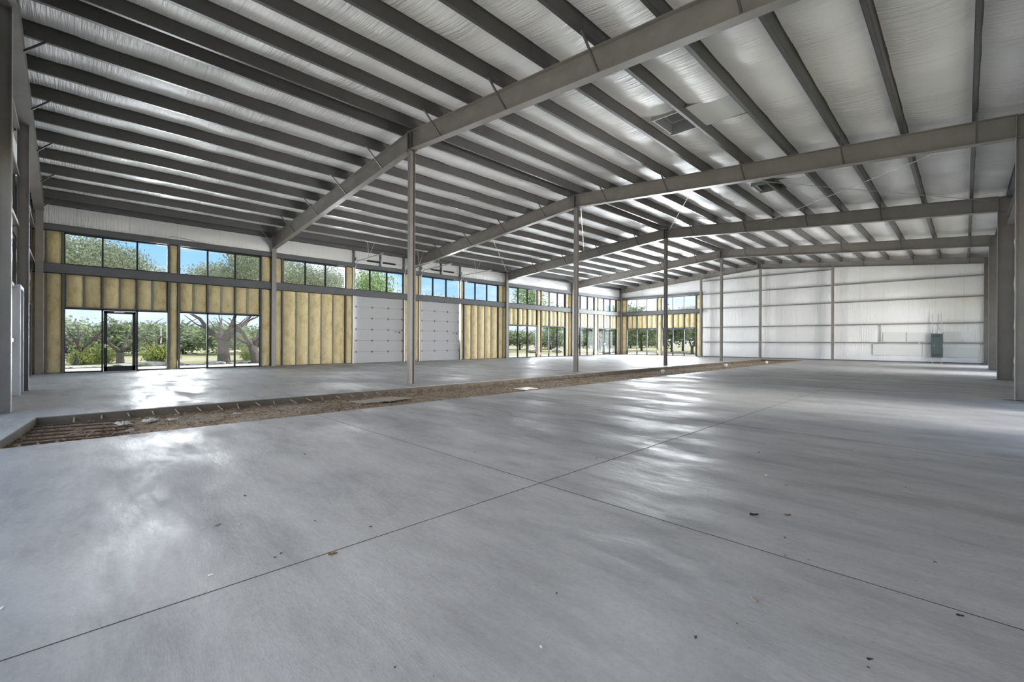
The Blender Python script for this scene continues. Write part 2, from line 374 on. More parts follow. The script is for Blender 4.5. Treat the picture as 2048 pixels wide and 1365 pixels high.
# ---- purlins (Z sections) and eave struts
def zsec(mb, x, y0, y1, z0, h, fl_=0.075, t=0.006, side=-1):
    mb.box((x - t / 2, y0, z0), (x + t / 2, y1, z0 + h))
    mb.box((x, y0, z0), (x + side * fl_, y1, z0 + t)); mb.box((x, y0, z0 + h - t), (x - side * fl_, y1, z0 + h))
    mb.box((x + side * (fl_ - t), y0, z0), (x + side * fl_, y1, z0 + 0.022))
for k, x in enumerate(PUR):
    p = MB(); z0 = zr(x) + 0.004
    zsec(p, x, YN + 0.08, YB - 0.06, z0, PD - 0.004, side=-1)
    for fy in FY[1:5]:                                   # lap plates at each frame
        p.box((x + 0.003, fy - 0.55, z0 + 0.008), (x + 0.007, fy + 0.55, z0 + PD - 0.012))
        p.box((x + 0.007, fy - 0.56, z0 + 0.008), (x + 0.009, fy - 0.55, z0 + PD - 0.012))
    if k < 10:
        n = 9 - k; lab = 'grey roof purlin on the glazed side, ' + ('right beside the ridge strip' if n == 0 else ORD[n] + ' down from the ridge')
    else:
        n = k - 10; lab = 'grey roof purlin on the solid wall side, ' + ('right beside the ridge strip' if n == 0 else ORD[n] + ' down from the ridge')
    o = p.build('roof_purlin', 'purlin'); tag(o, lab, 'purlin', 'grey purlins running the length of the roof')
rs = MB(); rs.box((-11.25, YN + .1, zc(RX) - 0.03), (-10.78, YB - .1, zc(RX) - 0.015)); o = rs.build('ridge_flashing', 'galv')
tag(o, 'thin pale metal strip along the ridge between two purlins', 'ridge strip')
for x, sd, nm in ((XF + 0.15, 1, 'dark grey eave strut along the top of the glazed long wall'), (XR - 0.17, -1, 'grey eave strut along the top of the solid right wall')):
    e_ = MB(); z0 = zr(x) - 0.06 if sd > 0 else zr(x) - 0.05
    e_.box((x, YN + .1, z0), (x + sd * .006, YB - .1, z0 + .28)); e_.box((x, YN + .1, z0), (x + sd * .13, YB - .1, z0 + .008)); e_.box((x + sd * .124, YN + .1, z0), (x + sd * .13, YB - .1, z0 + .05)); e_.box((x, YN + .1, z0 + .272), (x + sd * .13, YB - .1, z0 + .28))
    o = e_.build('eave_strut', 'girt'); tag(o, nm, 'eave strut')

# ---- steel sections
def hcol(mb, x0, x1, yc, wd, z0, z1, tf=0.014, tw=0.010):      # web in the XZ plane, flanges facing +-X
    mb.box((x0, yc - wd / 2, z0), (x0 + tf, yc + wd / 2, z1)); mb.box((x1 - tf, yc - wd / 2, z0), (x1, yc + wd / 2, z1))
    mb.box((x0 + tf, yc - tw / 2, z0), (x1 - tf, yc + tw / 2, z1))
def hpost(mb, xc, yc, wx, dy, z0, z1, tf=0.012, tw=0.009):     # flanges facing +-Y
    mb.box((xc - wx / 2, yc - dy / 2, z0), (xc + wx / 2, yc - dy / 2 + tf, z1)); mb.box((xc - wx / 2, yc + dy / 2 - tf, z0), (xc + wx / 2, yc + dy / 2, z1))
    mb.box((xc - tw / 2, yc - dy / 2 + tf, z0), (xc + tw / 2, yc + dy / 2 - tf, z1))
def ibeam(mb, p0, p1, d0, d1, y, wd=0.20, tf=0.014, tw=0.009):  # p=(x,ztop); depth d; in the XZ plane at y
    (xa, za), (xb, zb) = p0, p1
    def sl(zt0, zb0, zt1, zb1, w_):
        mb.hexa([(xa, y - w_ / 2, zb0), (xb, y - w_ / 2, zb1), (xb, y + w_ / 2, zb1), (xa, y + w_ / 2, zb0), (xa, y - w_ / 2, zt0), (xb, y - w_ / 2, zt1), (xb, y + w_ / 2, zt1), (xa, y + w_ / 2, zt0)])
    sl(za, za - tf, zb, zb - tf, wd); sl(za - d0 + tf, za - d0, zb - d1 + tf, zb - d1, wd); sl(za - tf, za - d0 + tf, zb - tf, zb - d1 + tf, tw)

BR_L = [PUR[k] for k in (0, 2, 4, 6, 8)]; BR_R = [PUR[k] for k in (11, 13, 15, 17, 19)]
frame_words = ['at the near left end wall', 'nearest full frame in front of the camera', 'second frame across the middle of the hall', 'third frame across the hall', 'fourth frame, last before the far wall', 'against the far end wall']
for i, y in enumerate(FY):
    gable = i in (0, 5); dc = 0.36 if gable else 0.51; dl = 0.36 if gable else 0.60; wd = 0.17 if gable else 0.20
    if i == 0: wd = 0.26; y = -0.75
    rt = empty('roof_rafter', (RX, y, zr(RX)), 'grey steel roof beam peaked at mid span, ' + frame_words[i], 'roof beam', 'roof beams of the frames')
    b = MB(); ibeam(b, (-22.86, zr(-22.86)), (RX, zr(RX)), dl, dc, y, wd); part(b, 'left_half', 'steel', rt)
    b = MB(); ibeam(b, (RX, zr(RX)), (0.78, zr(0.78)), dc, dc, y, wd); part(b, 'right_half', 'steel', rt)
    for s_ in (-0.07, 0.07):
        b = MB(); b.box((RX + s_ - .006, y - wd / 2, zr(RX) - dc + .014), (RX + s_ + .006, y + wd / 2, zr(RX) - .02)); part(b, 'stiffener_plate', 'girt', rt)
    sg = 1 if i == 0 else -1
    for x in BR_L + BR_R:
        d = dl + (dc - dl) * (x + 22.86) / 11.86 if x < RX else dc
        zb_ = zr(x) - d + .03; b = MB()
        b.bar((x, y + sg * (wd / 2 - .02), zb_), (x, y + sg * (0.10 + d * 1.05), zr(x) + .06), 0.035, 0.035, up=(1, 0, 0))
        part(b, 'flange_brace', 'purlin', rt)  # darker purlin colour stands in for backlit shade on the braces
    if i in (1, 2, 3, 4):
        b = MB()
        for x in (-6.9, -15.1):
            b.box((x - .012, y - wd / 2, zr(x) - .5), (x + .012, y - .01, zr(x) - .02))
        # no extra plates on the clean spans

col_words = ['at the near left corner', 'left of the solid foam panels', 'between the two overhead doors', 'right of the second foam bank', 'between the far storefront windows', 'in the far left corner']
for i, y in enumerate(FY):
    yy = y if i else -0.74
    rt = empty('wall_column', (-23.0, yy, 0), 'dark grey steel column along the glazed wall, ' + col_words[i], 'column', 'columns along the glazed wall')
    c = MB(); hcol(c, -23.16, -22.88, yy, 0.20, 0.0, zr(-23) - (0.03)); part(c, 'shaft', 'steel', rt)
    c = MB(); c.box((-23.19, yy - .13, 0), (-22.85, yy + .13, .016))
    bp_ = part(c, 'base_plate', 'steel', rt)
    for q in (-.1, .1):
        c = MB(); c.tube([(-22.87, yy + q, .01), (-22.87, yy + q, .07)], .012, 6); c.build('anchor_bolt', 'girt', bp_)
cen_words = {1: 'nearest and tallest looking', 2: 'second from the camera', 3: 'third from the camera', 4: 'fourth from the camera'}
for i in (1, 2, 3, 4):
    y = FY[i]; zt = zr(RX) - 0.51
    rt = empty('centre_post', (RX, y, 0), 'slim grey steel post under the ridge, %s, standing beside the trench' % cen_words[i], 'column', 'slim posts under the ridge')
    c = MB(); hpost(c, RX, y, 0.14, 0.16, 0.0, zt - .02); part(c, 'shaft', 'steel', rt)
    c = MB(); c.box((RX - .13, y - .11, zt - .02), (RX + .13, y + .11, zt))
    cap = part(c, 'cap_plate', 'girt', rt)
    for a in (-.11, .11):
        for q in (-.08, .08):
            c = MB(); c.tube([(RX + a, y + q, zt - .045), (RX + a, y + q, zt + .02)], .014, 6); c.build('bolt', 'girt', cap)
    c = MB(); c.box((RX - .11, y - .12, 0), (RX + .11, y + .12, .012)); part(c, 'base_plate', 'steel', rt)
r_words = {1: 'beside the camera by the added side opening', 2: 'nearest one, cut by the right edge of the view', 3: 'second one along the right wall', 4: 'third one along the right wall', 5: 'in the far right corner'}
for i in (1, 2, 3, 4, 5):
    y = FY[i]; d = 0.30 if i == 5 else 0.46
    rt = empty('deep_column', (1.0, y, 0), 'deep grey steel column on the right wall, ' + r_words[i], 'column', 'deep columns along the right wall')
    c = MB(); hcol(c, 0.755, 0.755 + d, y, 0.20, 0, zr(1.0) - .02); part(c, 'shaft', 'steel', rt)
    c = MB(); zt = zr(.78)
    for zz in (zt - .03, zt - .51): c.hexa([(.77, y - .1, zz), (.745 + d, y - .1, zz - .02), (.745 + d, y + .1, zz - .02), (.77, y + .1, zz), (.77, y - .1, zz + .012), (.745 + d, y - .1, zz - .008), (.745 + d, y + .1, zz - .008), (.77, y + .1, zz + .012)])
    part(c, 'stiffener_plate', 'steel', rt)
    c = MB()
    i0 = len(c.v); c.v += [(.56, y - .1, .0008), (.76, y - .1, .0008), (1.2, y - .1, .0008), (1.2, y + .14, .0008), (.76, y + .14, .0008), (.56, y - .1, .003), (.76, y - .1, .003), (1.2, y - .1, .003), (1.2, y + .14, .003), (.76, y + .14, .003)]
    c.f += [(i0 + 5, i0 + 6, i0 + 9), (i0 + 6, i0 + 7, i0 + 8, i0 + 9), (i0, i0 + 1, i0 + 6, i0 + 5), (i0, i0 + 5, i0 + 9, i0 + 4)]
    part(c, 'base_blockout', 'grout', rt)
# end wall posts
def zund(x): return zr(x) - 0.36
for nm, y, xs_ in (('near', -0.74, (-15.87, -11.22)), ('far', FY[5], (-15.30, -10.85, -6.35))):
    for k, x in enumerate(xs_):
        if nm == 'near': lab = ['grey steel post of the near left end wall, closer to the corner', 'grey steel post at the left edge of the view, nearest of the left end wall'][k]
        else: lab = ['slim grey post of the far end wall, beside the last windows', 'middle one of the three slim grey posts on the far end wall', 'slim grey post of the far end wall, nearest the electrical cabinet'][k]
        rt = empty('end_wall_post', (x, y, 0), lab, 'column', 'posts of the end walls')
        c = MB()
        if nm == 'near': hpost(c, x, y - .04, 0.18 if k else 0.16, 0.20, 0, zund(x))
        else: hpost(c, x, y - .20, 0.13, 0.2, 0, zund(x))
        part(c, 'shaft', 'steel', rt)
        c = MB(); yq = y - (.04 if nm == 'near' else .2); c.box((x - .11, yq - .12, 0), (x + .11, yq + .12, .012)); part(c, 'base_plate', 'steel', rt)

# ------------------------------------------------------------------ walls
# wall frames: T(u, d, z): u along the wall, d inwards from the outer face
TL = lambda u, d, z: (XF + d, u, z)
TB = lambda u, d, z: (u, YB - d, z)
TN = lambda u, d, z: (u, YN + d, z)
TR = lambda u, d, z: (XR - d, u, z)
def wb(mb, T, u0, u1, d0, d1, z0, z1):
    mb.box(T(u0, d0, z0), T(u1, d1, z1))
HEADZ = 2.36; GZ0, GZ1 = 3.62, 3.97; UZ0, UZ1 = 5.15, 5.38

def sheet(mb, T, u0, u1, z0, z1f, d=0.05, step=0.3, seed=0, bow=0.05, ties=()):
    # insulation sheet bulging between the girts
    rnd = random.Random(seed); nu = max(2, int(abs(u1 - u0) / step)); nz_ = 22; base = len(mb.v)
    ph_ = rnd.uniform(0, 6)
    for a in range(nu + 1):
        u = u0 + (u1 - u0) * a / nu; zt = z1f(u)
        for b in range(nz_ + 1):
            z = z0 + (zt - z0) * b / nz_
            lo = max([q for q in ties if q <= z] + [z0]); hi = min([q for q in ties if q > z] + [zt])
            t_ = (z - lo) / max(hi - lo, .01)
            dd = d + bow * math.sin(PI * max(0, min(1, t_))) * (0.8 + 0.3 * math.sin(u * 2.3 + ph_))
            mb.v.append(T(u, dd, z))
    for a in range(nu):
        for b in range(nz_):
            i = base + a * (nz_ + 1) + b; mb.f.append((i, i + nz_ + 1, i + nz_ + 2, i + 1))

def pillow(mb, T, u0, u1, z0, z1, rnd, d=0.035, bow=0.085):
    nu = 7; nz_ = max(4, int((z1 - z0) / 0.13)); base = len(mb.v)
    for a in range(nu + 1):
        for b in range(nz_ + 1):
            s_, t_ = a / nu, b / nz_
            e1 = min(1, 3.2 * min(s_, 1 - s_)) ; e2 = min(1, min(t_, 1 - t_) * (z1 - z0) / 0.07)
            dd = d + bow * (e1 ** 0.6) * (0.35 + 0.65 * e2) * rnd.uniform(0.86, 1.1)
            mb.v.append(T(u0 + (u1 - u0) * s_, dd, z0 + (z1 - z0) * t_))
    for a in range(nu):
        for b in range(nz_):
            i = base + a * (nz_ + 1) + b; mb.f.append((i, i + nz_ + 1, i + nz_ + 2, i + 1))

def foam(T, wall, u0, u1, z0, z1, n=1, seed=0):
    rnd = random.Random(seed + int(u0 * 100)); mb = MB(); wd = (u1 - u0) / n; sm = 0.022
    for k in range(n):
        pillow(mb, T, u0 + wd * k + (sm if k else 0), u0 + wd * (k + 1) - (sm if k < n - 1 else 0), z0, z1, rnd)
    o = mb.build('foam_panel', 'foam', wall, smooth=True)
    if n > 1:
        s_ = MB()
        for k in range(1, n): wb(s_, T, u0 + wd * k - .024, u0 + wd * k + .024, 0.01, 0.075, z0, z1)
        s_.build('foam_stud', 'stud', o)
def stud(T, wall, u, z0, z1, w_=0.05, d0=0.02, d1=0.16, m='girt'):
    s_ = MB(); wb(s_, T, u - w_ / 2, u + w_ / 2, d0, d1, z0, z1); s_.build('wall_stud', m, wall)

winN = [0]; doorN = [0]
def window(T, u0, u1, z0, z1, muls, door=None):
    """storefront set; muls = mullion positions; door=(a,b) leaves that light to a door leaf"""
    winN[0] += 1
    f = MB(); fw = 0.05; D0, D1 = 0.01, 0.12
    wb(f, T, u0, u0 + fw, D0, D1, z0, z1); wb(f, T, u1 - fw, u1, D0, D1, z0, z1); wb(f, T, u0, u1, D0, D1, z1 - fw, z1)
    us = [u0] + list(muls) + [u1]
    for a, b in zip(us, us[1:]):
        if door and abs(a - door[0]) < .02: continue
        wb(f, T, a, b, D0, D1, z0, z0 + .05)
    for mu in muls: wb(f, T, mu - .026, mu + .026, D0, D1, z0, z1)
    # light gasket lip
    o = f.build('window_%d' % winN[0], 'dark'); tag(o, kind='structure')
    gl_ = MB()
    for a, b in zip(us, us[1:]):
        if door and abs(a - door[0]) < .02: continue
        wb(gl_, T, a + .02, b - .02, 0.05, 0.056, z0 + .03, z1 - .03)
    gl_.build('window_glass', 'glass', o)
    if door:
        doorN[0] += 1; a, b = door; a += .026; b -= .026
        d_ = MB(); st_ = 0.11
        wb(d_, T, a + .01, a + st_, .04, .10, .012, z1 - .06); wb(d_, T, b - st_, b - .01, .04, .10, .012, z1 - .06)
        wb(d_, T, a + .01, b - .01, .04, .10, z1 - .16, z1 - .06); wb(d_, T, a + .01, b - .01, .04, .10, .012, .20)
        o2 = d_.build('door_%d' % doorN[0], 'dark'); tag(o2, kind='structure')
        g_ = MB(); wb(g_, T, a + st_ - .01, b - st_ + .01, .065, .071, .19, z1 - .15); g_.build('door_glass', 'glass', o2)
        h_ = MB(); wb(h_, T, a + .03, a + .07, .10, .135, .92, 1.06); wb(h_, T, a + .03, a + .16, .125, .14, 1.0, 1.025); h_.build('door_handle', 'galv', o2)
        c_ = MB(); wb(c_, T, a + .30, a + .60, .10, .15, z1 - .12, z1 - .06); p = T(a + .5, .15, z1 - .08); q = T(b - .12, .26, z1 - .09); c_.bar(p, q, .02, .012); c_.bar(q, T(b - .04, .11, z1 - .06), .02, .012)
        c_.build('door_closer', 'galv', o2)
        t_ = MB(); wb(t_, T, a, b, .0, .16, .0, .012); t_.build('threshold', 'galv', o2)

# ---- long glazed wall (left)
wl = MB()
sheet(wl, TL, YN + .05, YB - .05, UZ1 - .03, lambda u: zr(-23.1) + .1, d=0.06, step=0.25, bow=0.05)
wb(wl, TL, YN, YB, -0.06, 0.04, UZ1, zc(XF) + .1)                     # outer skin above the glazing
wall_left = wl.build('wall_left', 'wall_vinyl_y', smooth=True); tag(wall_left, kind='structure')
SETS = [(-0.14, 2.93, (0.915, 1.93), 'door'), (3.26, 6.37, (4.28, 5.32), 'win'),
        (7.30, 10.43, (8.37, 9.37), 'foam'), (10.86, 13.92, (11.82, 12.84), 'ohd'),
        (15.02, 18.06, (15.98, 16.98), 'ohd'), (18.40, 21.48, (19.38, 20.42), 'foam'),
        (22.46, 25.56, (23.48, 24.48), 'win'), (26.02, 29.02, (26.99, 28.01), 'win'),
        (30.00, 33.12, (31.06, 32.10), 'win'), (33.66, 36.70, (34.60, 35.63), 'door')]
skin = MB()
def lower_bands(T, wall, u0, u1, muls, kind):
    us = [u0 + .04] + list(muls) + [u1 - .04]
    if kind in ('door', 'win'):
        window(T, u0, u1, 0.0, HEADZ + .03, muls, (muls[0], muls[1]) if kind == 'door' else None)
        for a, b in zip(us, us[1:]): foam(T, wall, a + .03, b - .03, HEADZ + .07, GZ0 - .01, 2)
        for mu in muls: stud(T, wall, mu, HEADZ + .04, GZ0, .05, 0.02, 0.15)
        s_ = MB(); wb(s_, T, u0, u1, .02, .15, HEADZ + .03, HEADZ + .07); s_.build('lintel_channel', 'girt', wall)
    if kind == 'foam':
        foam(T, wall, u0 + .06, u1 - .04, 0.02, GZ0 - .01, 5)
    stud(T, wall, u0, 0, GZ0, .06); stud(T, wall, u1, 0, GZ0, .06)
    window(T, u0, u1, GZ1 - .02, UZ0 - .01, muls)
    stud(T, wall, u0 - .01, GZ1, UZ0, .05, 0.02, 0.14); stud(T, wall, u1 + .01, GZ1, UZ0, .05, .02, .14)
for u0, u1, muls, kind in SETS: lower_bands(TL, wall_left, u0, u1, muls, kind)
piers = [(YN + .06, -0.17), (2.96, 3.23), (6.40, 7.27), (10.46, 10.83), (13.95, 14.99), (18.09, 18.37), (21.51, 22.43), (25.59, 25.99), (29.05, 29.97), (33.15, 33.63), (36.73, 37.40)]
for a, b in piers:
    n = 2 if b - a > .6 else 1
    foam(TL, wall_left, a, b, 0.02, GZ0 - .01, n); foam(TL, wall_left, a, b, GZ1 + .01, UZ0 - .01, n)
    wb(skin, TL, a - .04, b + .04, -0.06, 0.02, -.2, UZ1)
for u0, u1, muls, kind in SETS:
    wb(skin, TL, u0, u1, -0.06, 0.02, HEADZ + .03 if kind in ('door', 'win') else (-.2 if kind == 'foam' else GZ0), GZ1)
    wb(skin, TL, u0, u1, -0.06, 0.02, UZ0, UZ1)
skin.build('outer_skin', 'girt', wall_left)
sp_ = MB()
for (a, b) in ((YN + .1, -0.14), (2.93, 3.26), (6.37, 10.86), (13.92, 15.02), (18.06, 22.46), (25.56, 26.02), (29.02, 30.0), (33.12, 33.66), (36.7, 37.4)): wb(sp_, TL, a, b, .0, .16, .0, .03)
sp_.build('sill_plate', 'girt', wall_left)

# girts of the long wall
for nm, z0, z1, d1, lab in (('wall_girt', GZ0, GZ1, .235, 'wide dark grey girt running below the high windows of the glazed wall'), ('wall_girt', UZ0, UZ1, .235, 'dark grey girt running above the high windows of the glazed wall')):
    g_ = MB(); wb(g_, TL, YN + .1, YB - .1, .02, d1, z0, z0 + .012); wb(g_, TL, YN + .1, YB - .1, .02, d1, z1 - .012, z1); wb(g_, TL, YN + .1, YB - .1, d1 - .012, d1, z0, z1)
    if z1 - z0 > .3: wb(g_, TL, YN + .1, YB - .1, d1, d1 + .004, z0 + .10, z0 + .106)
    o = g_.build(nm, 'girt'); tag(o, lab, 'girt')

# ---- far end wall
GH = (1.215, 2.40, 3.93, 5.13, 6.22)
wm = MB(); ends = dict(step=0.3)
sheet(wm, TB, -15.3, XR - .02, 0.06, lambda u: zc(u) - .02, d=.07, seed=3, bow=.07, ties=GH)
sheet(wm, TB, XF + .1, -15.3, UZ1 - .03, lambda u: zc(u) - .02, d=.06, seed=4, bow=.05)
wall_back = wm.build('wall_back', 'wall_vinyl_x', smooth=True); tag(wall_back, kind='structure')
GS = [(-22.40, -19.34, (-21.36, -20.35)), (-18.93, -15.86, (-17.89, -16.88))]
for u0, u1, muls in GS: lower_bands(TB, wall_back, u0, u1, muls, 'win')
for a, b in ((-22.95, -22.43), (-19.31, -18.96), (-15.83, -15.42)):
    foam(TB, wall_back, a, b, 0.02, GZ0 - .01, 1); foam(TB, wall_back, a, b, GZ1 + .01, UZ0 - .01, 1)
sk = MB()
wb(sk, TB, -15.86, XR + .05, -.06, .02, -.2, zc(XR)); wb(sk, TB, XF, -15.86, -.06, .02, UZ0, zc(XF)); wb(sk, TB, XF, -22.4, -.06, .02, -.2, UZ0); wb(sk, TB, -19.34, -18.93, -.06, .02, -.2, UZ0); wb(sk, TB, XF, -15.86, -.06, .02, HEADZ + .03, GZ1)
sk.hexa([(XF, YB - .02, zc(XF) - .3), (RX, YB - .02, zc(XF) - .3), (RX, YB + .06, zc(XF) - .3), (XF, YB + .06, zc(XF) - .3), (XF, YB - .02, zc(XF) + .3), (RX, YB - .02, zc(RX) + .3), (RX, YB + .06, zc(RX) + .3), (XF, YB + .06, zc(XF) + .3)])
sk.hexa([(RX, YB - .02, zc(XR) - .3), (XR, YB - .02, zc(XR) - .3), (XR, YB + .06, zc(XR) - .3), (RX, YB + .06, zc(XR) - .3), (RX, YB - .02, zc(RX) + .3), (XR, YB - .02, zc(XR) + .3), (XR, YB + .06, zc(XR) + .3), (RX, YB + .06, zc(RX) + .3)])
sk.build('outer_skin', 'girt', wall_back)
bp = MB(); wb(bp, TB, -15.3, XR, .0, .20, 0, .05); bp.build('base_angle', 'girt', wall_back)
for nm, z0, z1 in (('a', GZ0 + .04, GZ1 - .02), ('b', UZ0 + .02, UZ1 - .02)):
    g_ = MB(); wb(g_, TB, XF + .2, -15.36, .02, .23, z0, z1)
    o = g_.build('wall_girt', 'girt'); tag(o, 'dark girt across the far end windows, ' + ('below their high lights' if nm == 'a' else 'above their high lights'), 'girt')
bays = [(-15.23, -10.92, 'left'), (-10.78, -6.42, 'middle'), (-6.28, 0.76, 'right')]
for a, b, wname in bays:
    for k, z in enumerate(GH):
        if z > zund((a + b) / 2) - .1 and k == 4 and False: continue
        g_ = MB(); top = z
        if k == 4:
            if wname == 'right': continue
        wb(g_, TB, a, b, .05, .24, z - .004, z + .004); wb(g_, TB, a, b, .228, .236, z - .035, z + .035)
        o = g_.build('wall_girt', 'steel'); tag(o, 'thin grey girt on the far end wall, %s bay, %s from the floor' % (wname, ORD[k]), 'girt', 'thin girts of the far end wall')

# patch boards on the far wall
BRD = [(-4.23, -1.86, .42, 1.13, 'long pale board low on the far wall, left of the electrical cabinet'), (-1.84, -0.95, .36, 1.12, 'pale board low on the far wall behind the electrical cabinet'),
       (-0.93, 0.55, .37, .95, 'pale board low on the far wall, right of the electrical cabinet'), (-3.72, -2.56, 1.26, 1.87, 'pale upper board on the far wall, farthest left of the cabinet'),
       (-2.50, -1.44, 1.26, 1.84, 'pale upper board on the far wall, touching the cabinet from the left'), (-0.92, -0.18, 1.26, 1.87, 'small pale upper board on the far wall, right of the cabinet')]
for a, b, z0, z1, lab in BRD:
    c = MB(); wb(c, TB, a, b, .145, .165, z0, z1); o = c.build('wall_board', 'board', bevel=.004); tag(o, lab, 'board', 'pale boards on the far wall')
for x, z0, z1, lab in ((-3.78, 1.23, 2.4, 'thin pale upright strip left of the boards on the far wall'), (-2.53, 1.23, 1.86, 'short pale upright strip between the upper boards')):
    c = MB(); wb(c, TB, x - .03, x + .03, .15, .2, z0, z1); o = c.build('wall_strip', 'board'); tag(o, lab, 'strip')

# electrical cabinet
rt = empty('electrical_cabinet', (-1.18, YB - .3, .33), 'tall green grey electrical cabinet on the far end wall', 'electrical cabinet')
c = MB(); c.box((-1.44, YB - .42, .34), (-.94, YB - .24, 1.77)); part(c, 'box', 'panelgreen', rt, bevel=.006)
c = MB(); c.box((-1.425, YB - .435, .355), (-.955, YB - .42, 1.755)); part(c, 'cover', 'panelgreen', rt, bevel=.004)
c = MB()
for k in range(5): c.box((-1.37, YB - .441, 1.56 + k * .028), (-1.01, YB - .435, 1.572 + k * .028))
part(c, 'vent_louvers', 'black', rt); c = MB()
for k in range(5): c.box((-1.37, YB - .441, .42 + k * .028), (-1.01, YB - .435, .432 + k * .028))
part(c, 'vent_louvers', 'black', rt)
c = MB(); c.box((-1.33, YB - .445, 1.04), (-1.30, YB - .435, 1.09)); part(c, 'latch', 'galv', rt)
for x in (-1.385, -1.0):
    c = MB(); c.box((x - .02, YB - .27, 0.0), (x + .02, YB - .23, 3.0)); part(c, 'strut_rail', 'galv', rt)
for x in (-1.31, -1.11):
    c = MB(); c.tube([(x, YB - .33, 1.76), (x, YB - .33, 2.0)], .03, 10); c.tube([(x, YB - .33, 1.78), (x, YB - .33, 1.84)], .045, 10); c.tube([(x - .06, YB - .33, 2.0), (x + .06, YB - .33, 2.0)], .02, 8); part(c, 'conduit_stub', 'galv', rt)
c = MB(); c.tube([(-1.44, YB - .28, 1.235), (-1.85, YB - .28, 1.235)], .02, 8); c.box((-2.03, YB - .31, 1.19), (-1.92, YB - .25, 1.27)); part(c, 'side_conduit', 'galv', rt)

# ---- near left end wall
wn = MB(); bow_ = dict(bow=.10)
sheet(wn, TN, -15.9, -11.0, 0.06, lambda u: zc(u) - .02, d=.06, seed=5, bow=.09, ties=GH)
sheet(wn, TN, XF + .1, -15.9, UZ1 - .03, lambda u: zc(u) - .02, d=.06, seed=6, bow=.05)
wall_near = wn.build('wall_near', 'wall_vinyl_x', smooth=True); tag(wall_near, kind='structure')
for u0, u1, muls in GS: lower_bands(TN, wall_near, u0, u1, muls, 'win')
for a, b in ((-22.95, -22.43), (-19.31, -18.96)):
    foam(TN, wall_near, a, b, 0.02, GZ0 - .01, 1); foam(TN, wall_near, a, b, GZ1 + .01, UZ0 - .01, 1)
sk = MB(); wb(sk, TN, -15.86, -11.0, -.06, .02, -.2, zc(RX) + .2); wb(sk, TN, XF, -15.86, -.06, .02, UZ0, zc(XF) + .5); wb(sk, TN, XF, -22.4, -.06, .02, -.2, UZ0); wb(sk, TN, -19.34, -18.93, -.06, .02, -.2, UZ0); wb(sk, TN, XF, -15.86, -.06, .02, HEADZ + .03, GZ1)
wb(sk, TN, -11.0, XR, -.06, .02, 4.3, zc(XR) + .4)  # wall left open below this band, an opening added for fill light
sk.build('outer_skin', 'girt', wall_near)
for a, b, wname in ((-22.85, -15.98, 'corner'), (-15.78, -11.32, 'nearer')):
    for k, z in enumerate(GH):
        if wname == 'corner' and k < 2: continue
        g_ = MB(); wb(g_, TN, a, b, .06, .21, z - .005, z + .005); wb(g_, TN, a, b, .205, .213, z - .04, z + .04)
        o = g_.build('wall_girt', 'steel'); tag(o, 'grey girt on the near left end wall, %s bay, %s from the floor' % (wname, ORD[k]), 'girt', 'girts of the near left end wall')
rt = empty('framed_doorway', (-15.0, YN + .15, 0), 'white trimmed narrow doorway frame beside the left end wall post', 'door frame')
for x in (-15.55, -14.55):
    c = MB(); c.box((x - .04, YN + .17, 0), (x + .04, YN + .30, 2.35)); part(c, 'jamb', 'white_frame', rt)
c = MB(); c.box((-15.6, YN + .17, 2.35), (-14.5, YN + .30, 2.43)); part(c, 'head_trim', 'white_frame', rt)
c = MB(); c.box((-15.51, YN + .18, .01), (-14.59, YN + .22, 2.35)); part(c, 'door_leaf', 'dark', rt)

# ---- right wall
wr = MB()
OPEN_R = [(7.6, 13.8), (22.9, 29.1), (30.4, 36.6)]            # openings added in the right wall, unseen, to let fill light in
ua = YN + .1
for q0, q1 in OPEN_R + [(YB - .05, None)]:
    sheet(wr, TR, ua, q0, 0.06, lambda u: zr(1.1) + .15, d=.03, seed=8, bow=.12, ties=GH[:4])
    if q1: sheet(wr, TR, q0, q1, 3.7, lambda u: zr(1.1) + .15, d=.03, seed=8, bow=.12, ties=GH[:4]); ua = q1
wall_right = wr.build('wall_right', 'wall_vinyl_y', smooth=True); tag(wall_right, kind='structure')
sk = MB(); ua = YN
for q0, q1 in OPEN_R + [(YB, None)]:
    wb(sk, TR, ua, q0, -.06, .0, -.2, zc(XR) + .3)
    if q1: wb(sk, TR, q0, q1, -.06, .0, 3.66, zc(XR) + .3); ua = q1
sk.build('outer_skin', 'girt', wall_right)
for i in (0, 1, 2, 3, 4):
    for k, z in enumerate(GH[:4]):
        if i in (1, 3, 4) and k < 2: continue
        g_ = MB(); wb(g_, TR, FY[i] + .12, FY[i + 1] - .12, .02, .07, z - .04, z + .04)
        o = g_.build('wall_girt', 'steel'); tag(o, 'grey girt on the right wall, %s bay from the camera, %s from the floor' % (ORD[i], ORD[k]), 'girt', 'girts of the right wall')
# portal beam and wall brace between the second and third frames
pb = empty('portal_beam', (1.0, 18.3, 5.4), 'short grey beam joining two deep columns along the right wall', 'beam')
c = MB()
for z0, z1, wd in ((5.12, 5.135, .18), (5.42, 5.435, .18), (5.13, 5.43, .01)): c.box((1.05 - wd / 2, FY[2] + .11, z0), (1.05 + wd / 2, FY[3] - .11, z1))
part(c, 'web_and_flanges', 'steel', pb)
c = MB(); c.bar((1.12, FY[2] + .6, 5.1), (1.12, FY[3] - .3, .06), .05, .05); o = c.build('wall_brace', 'galv'); tag(o, 'slanting pale steel brace against the right wall between two deep columns', 'brace')

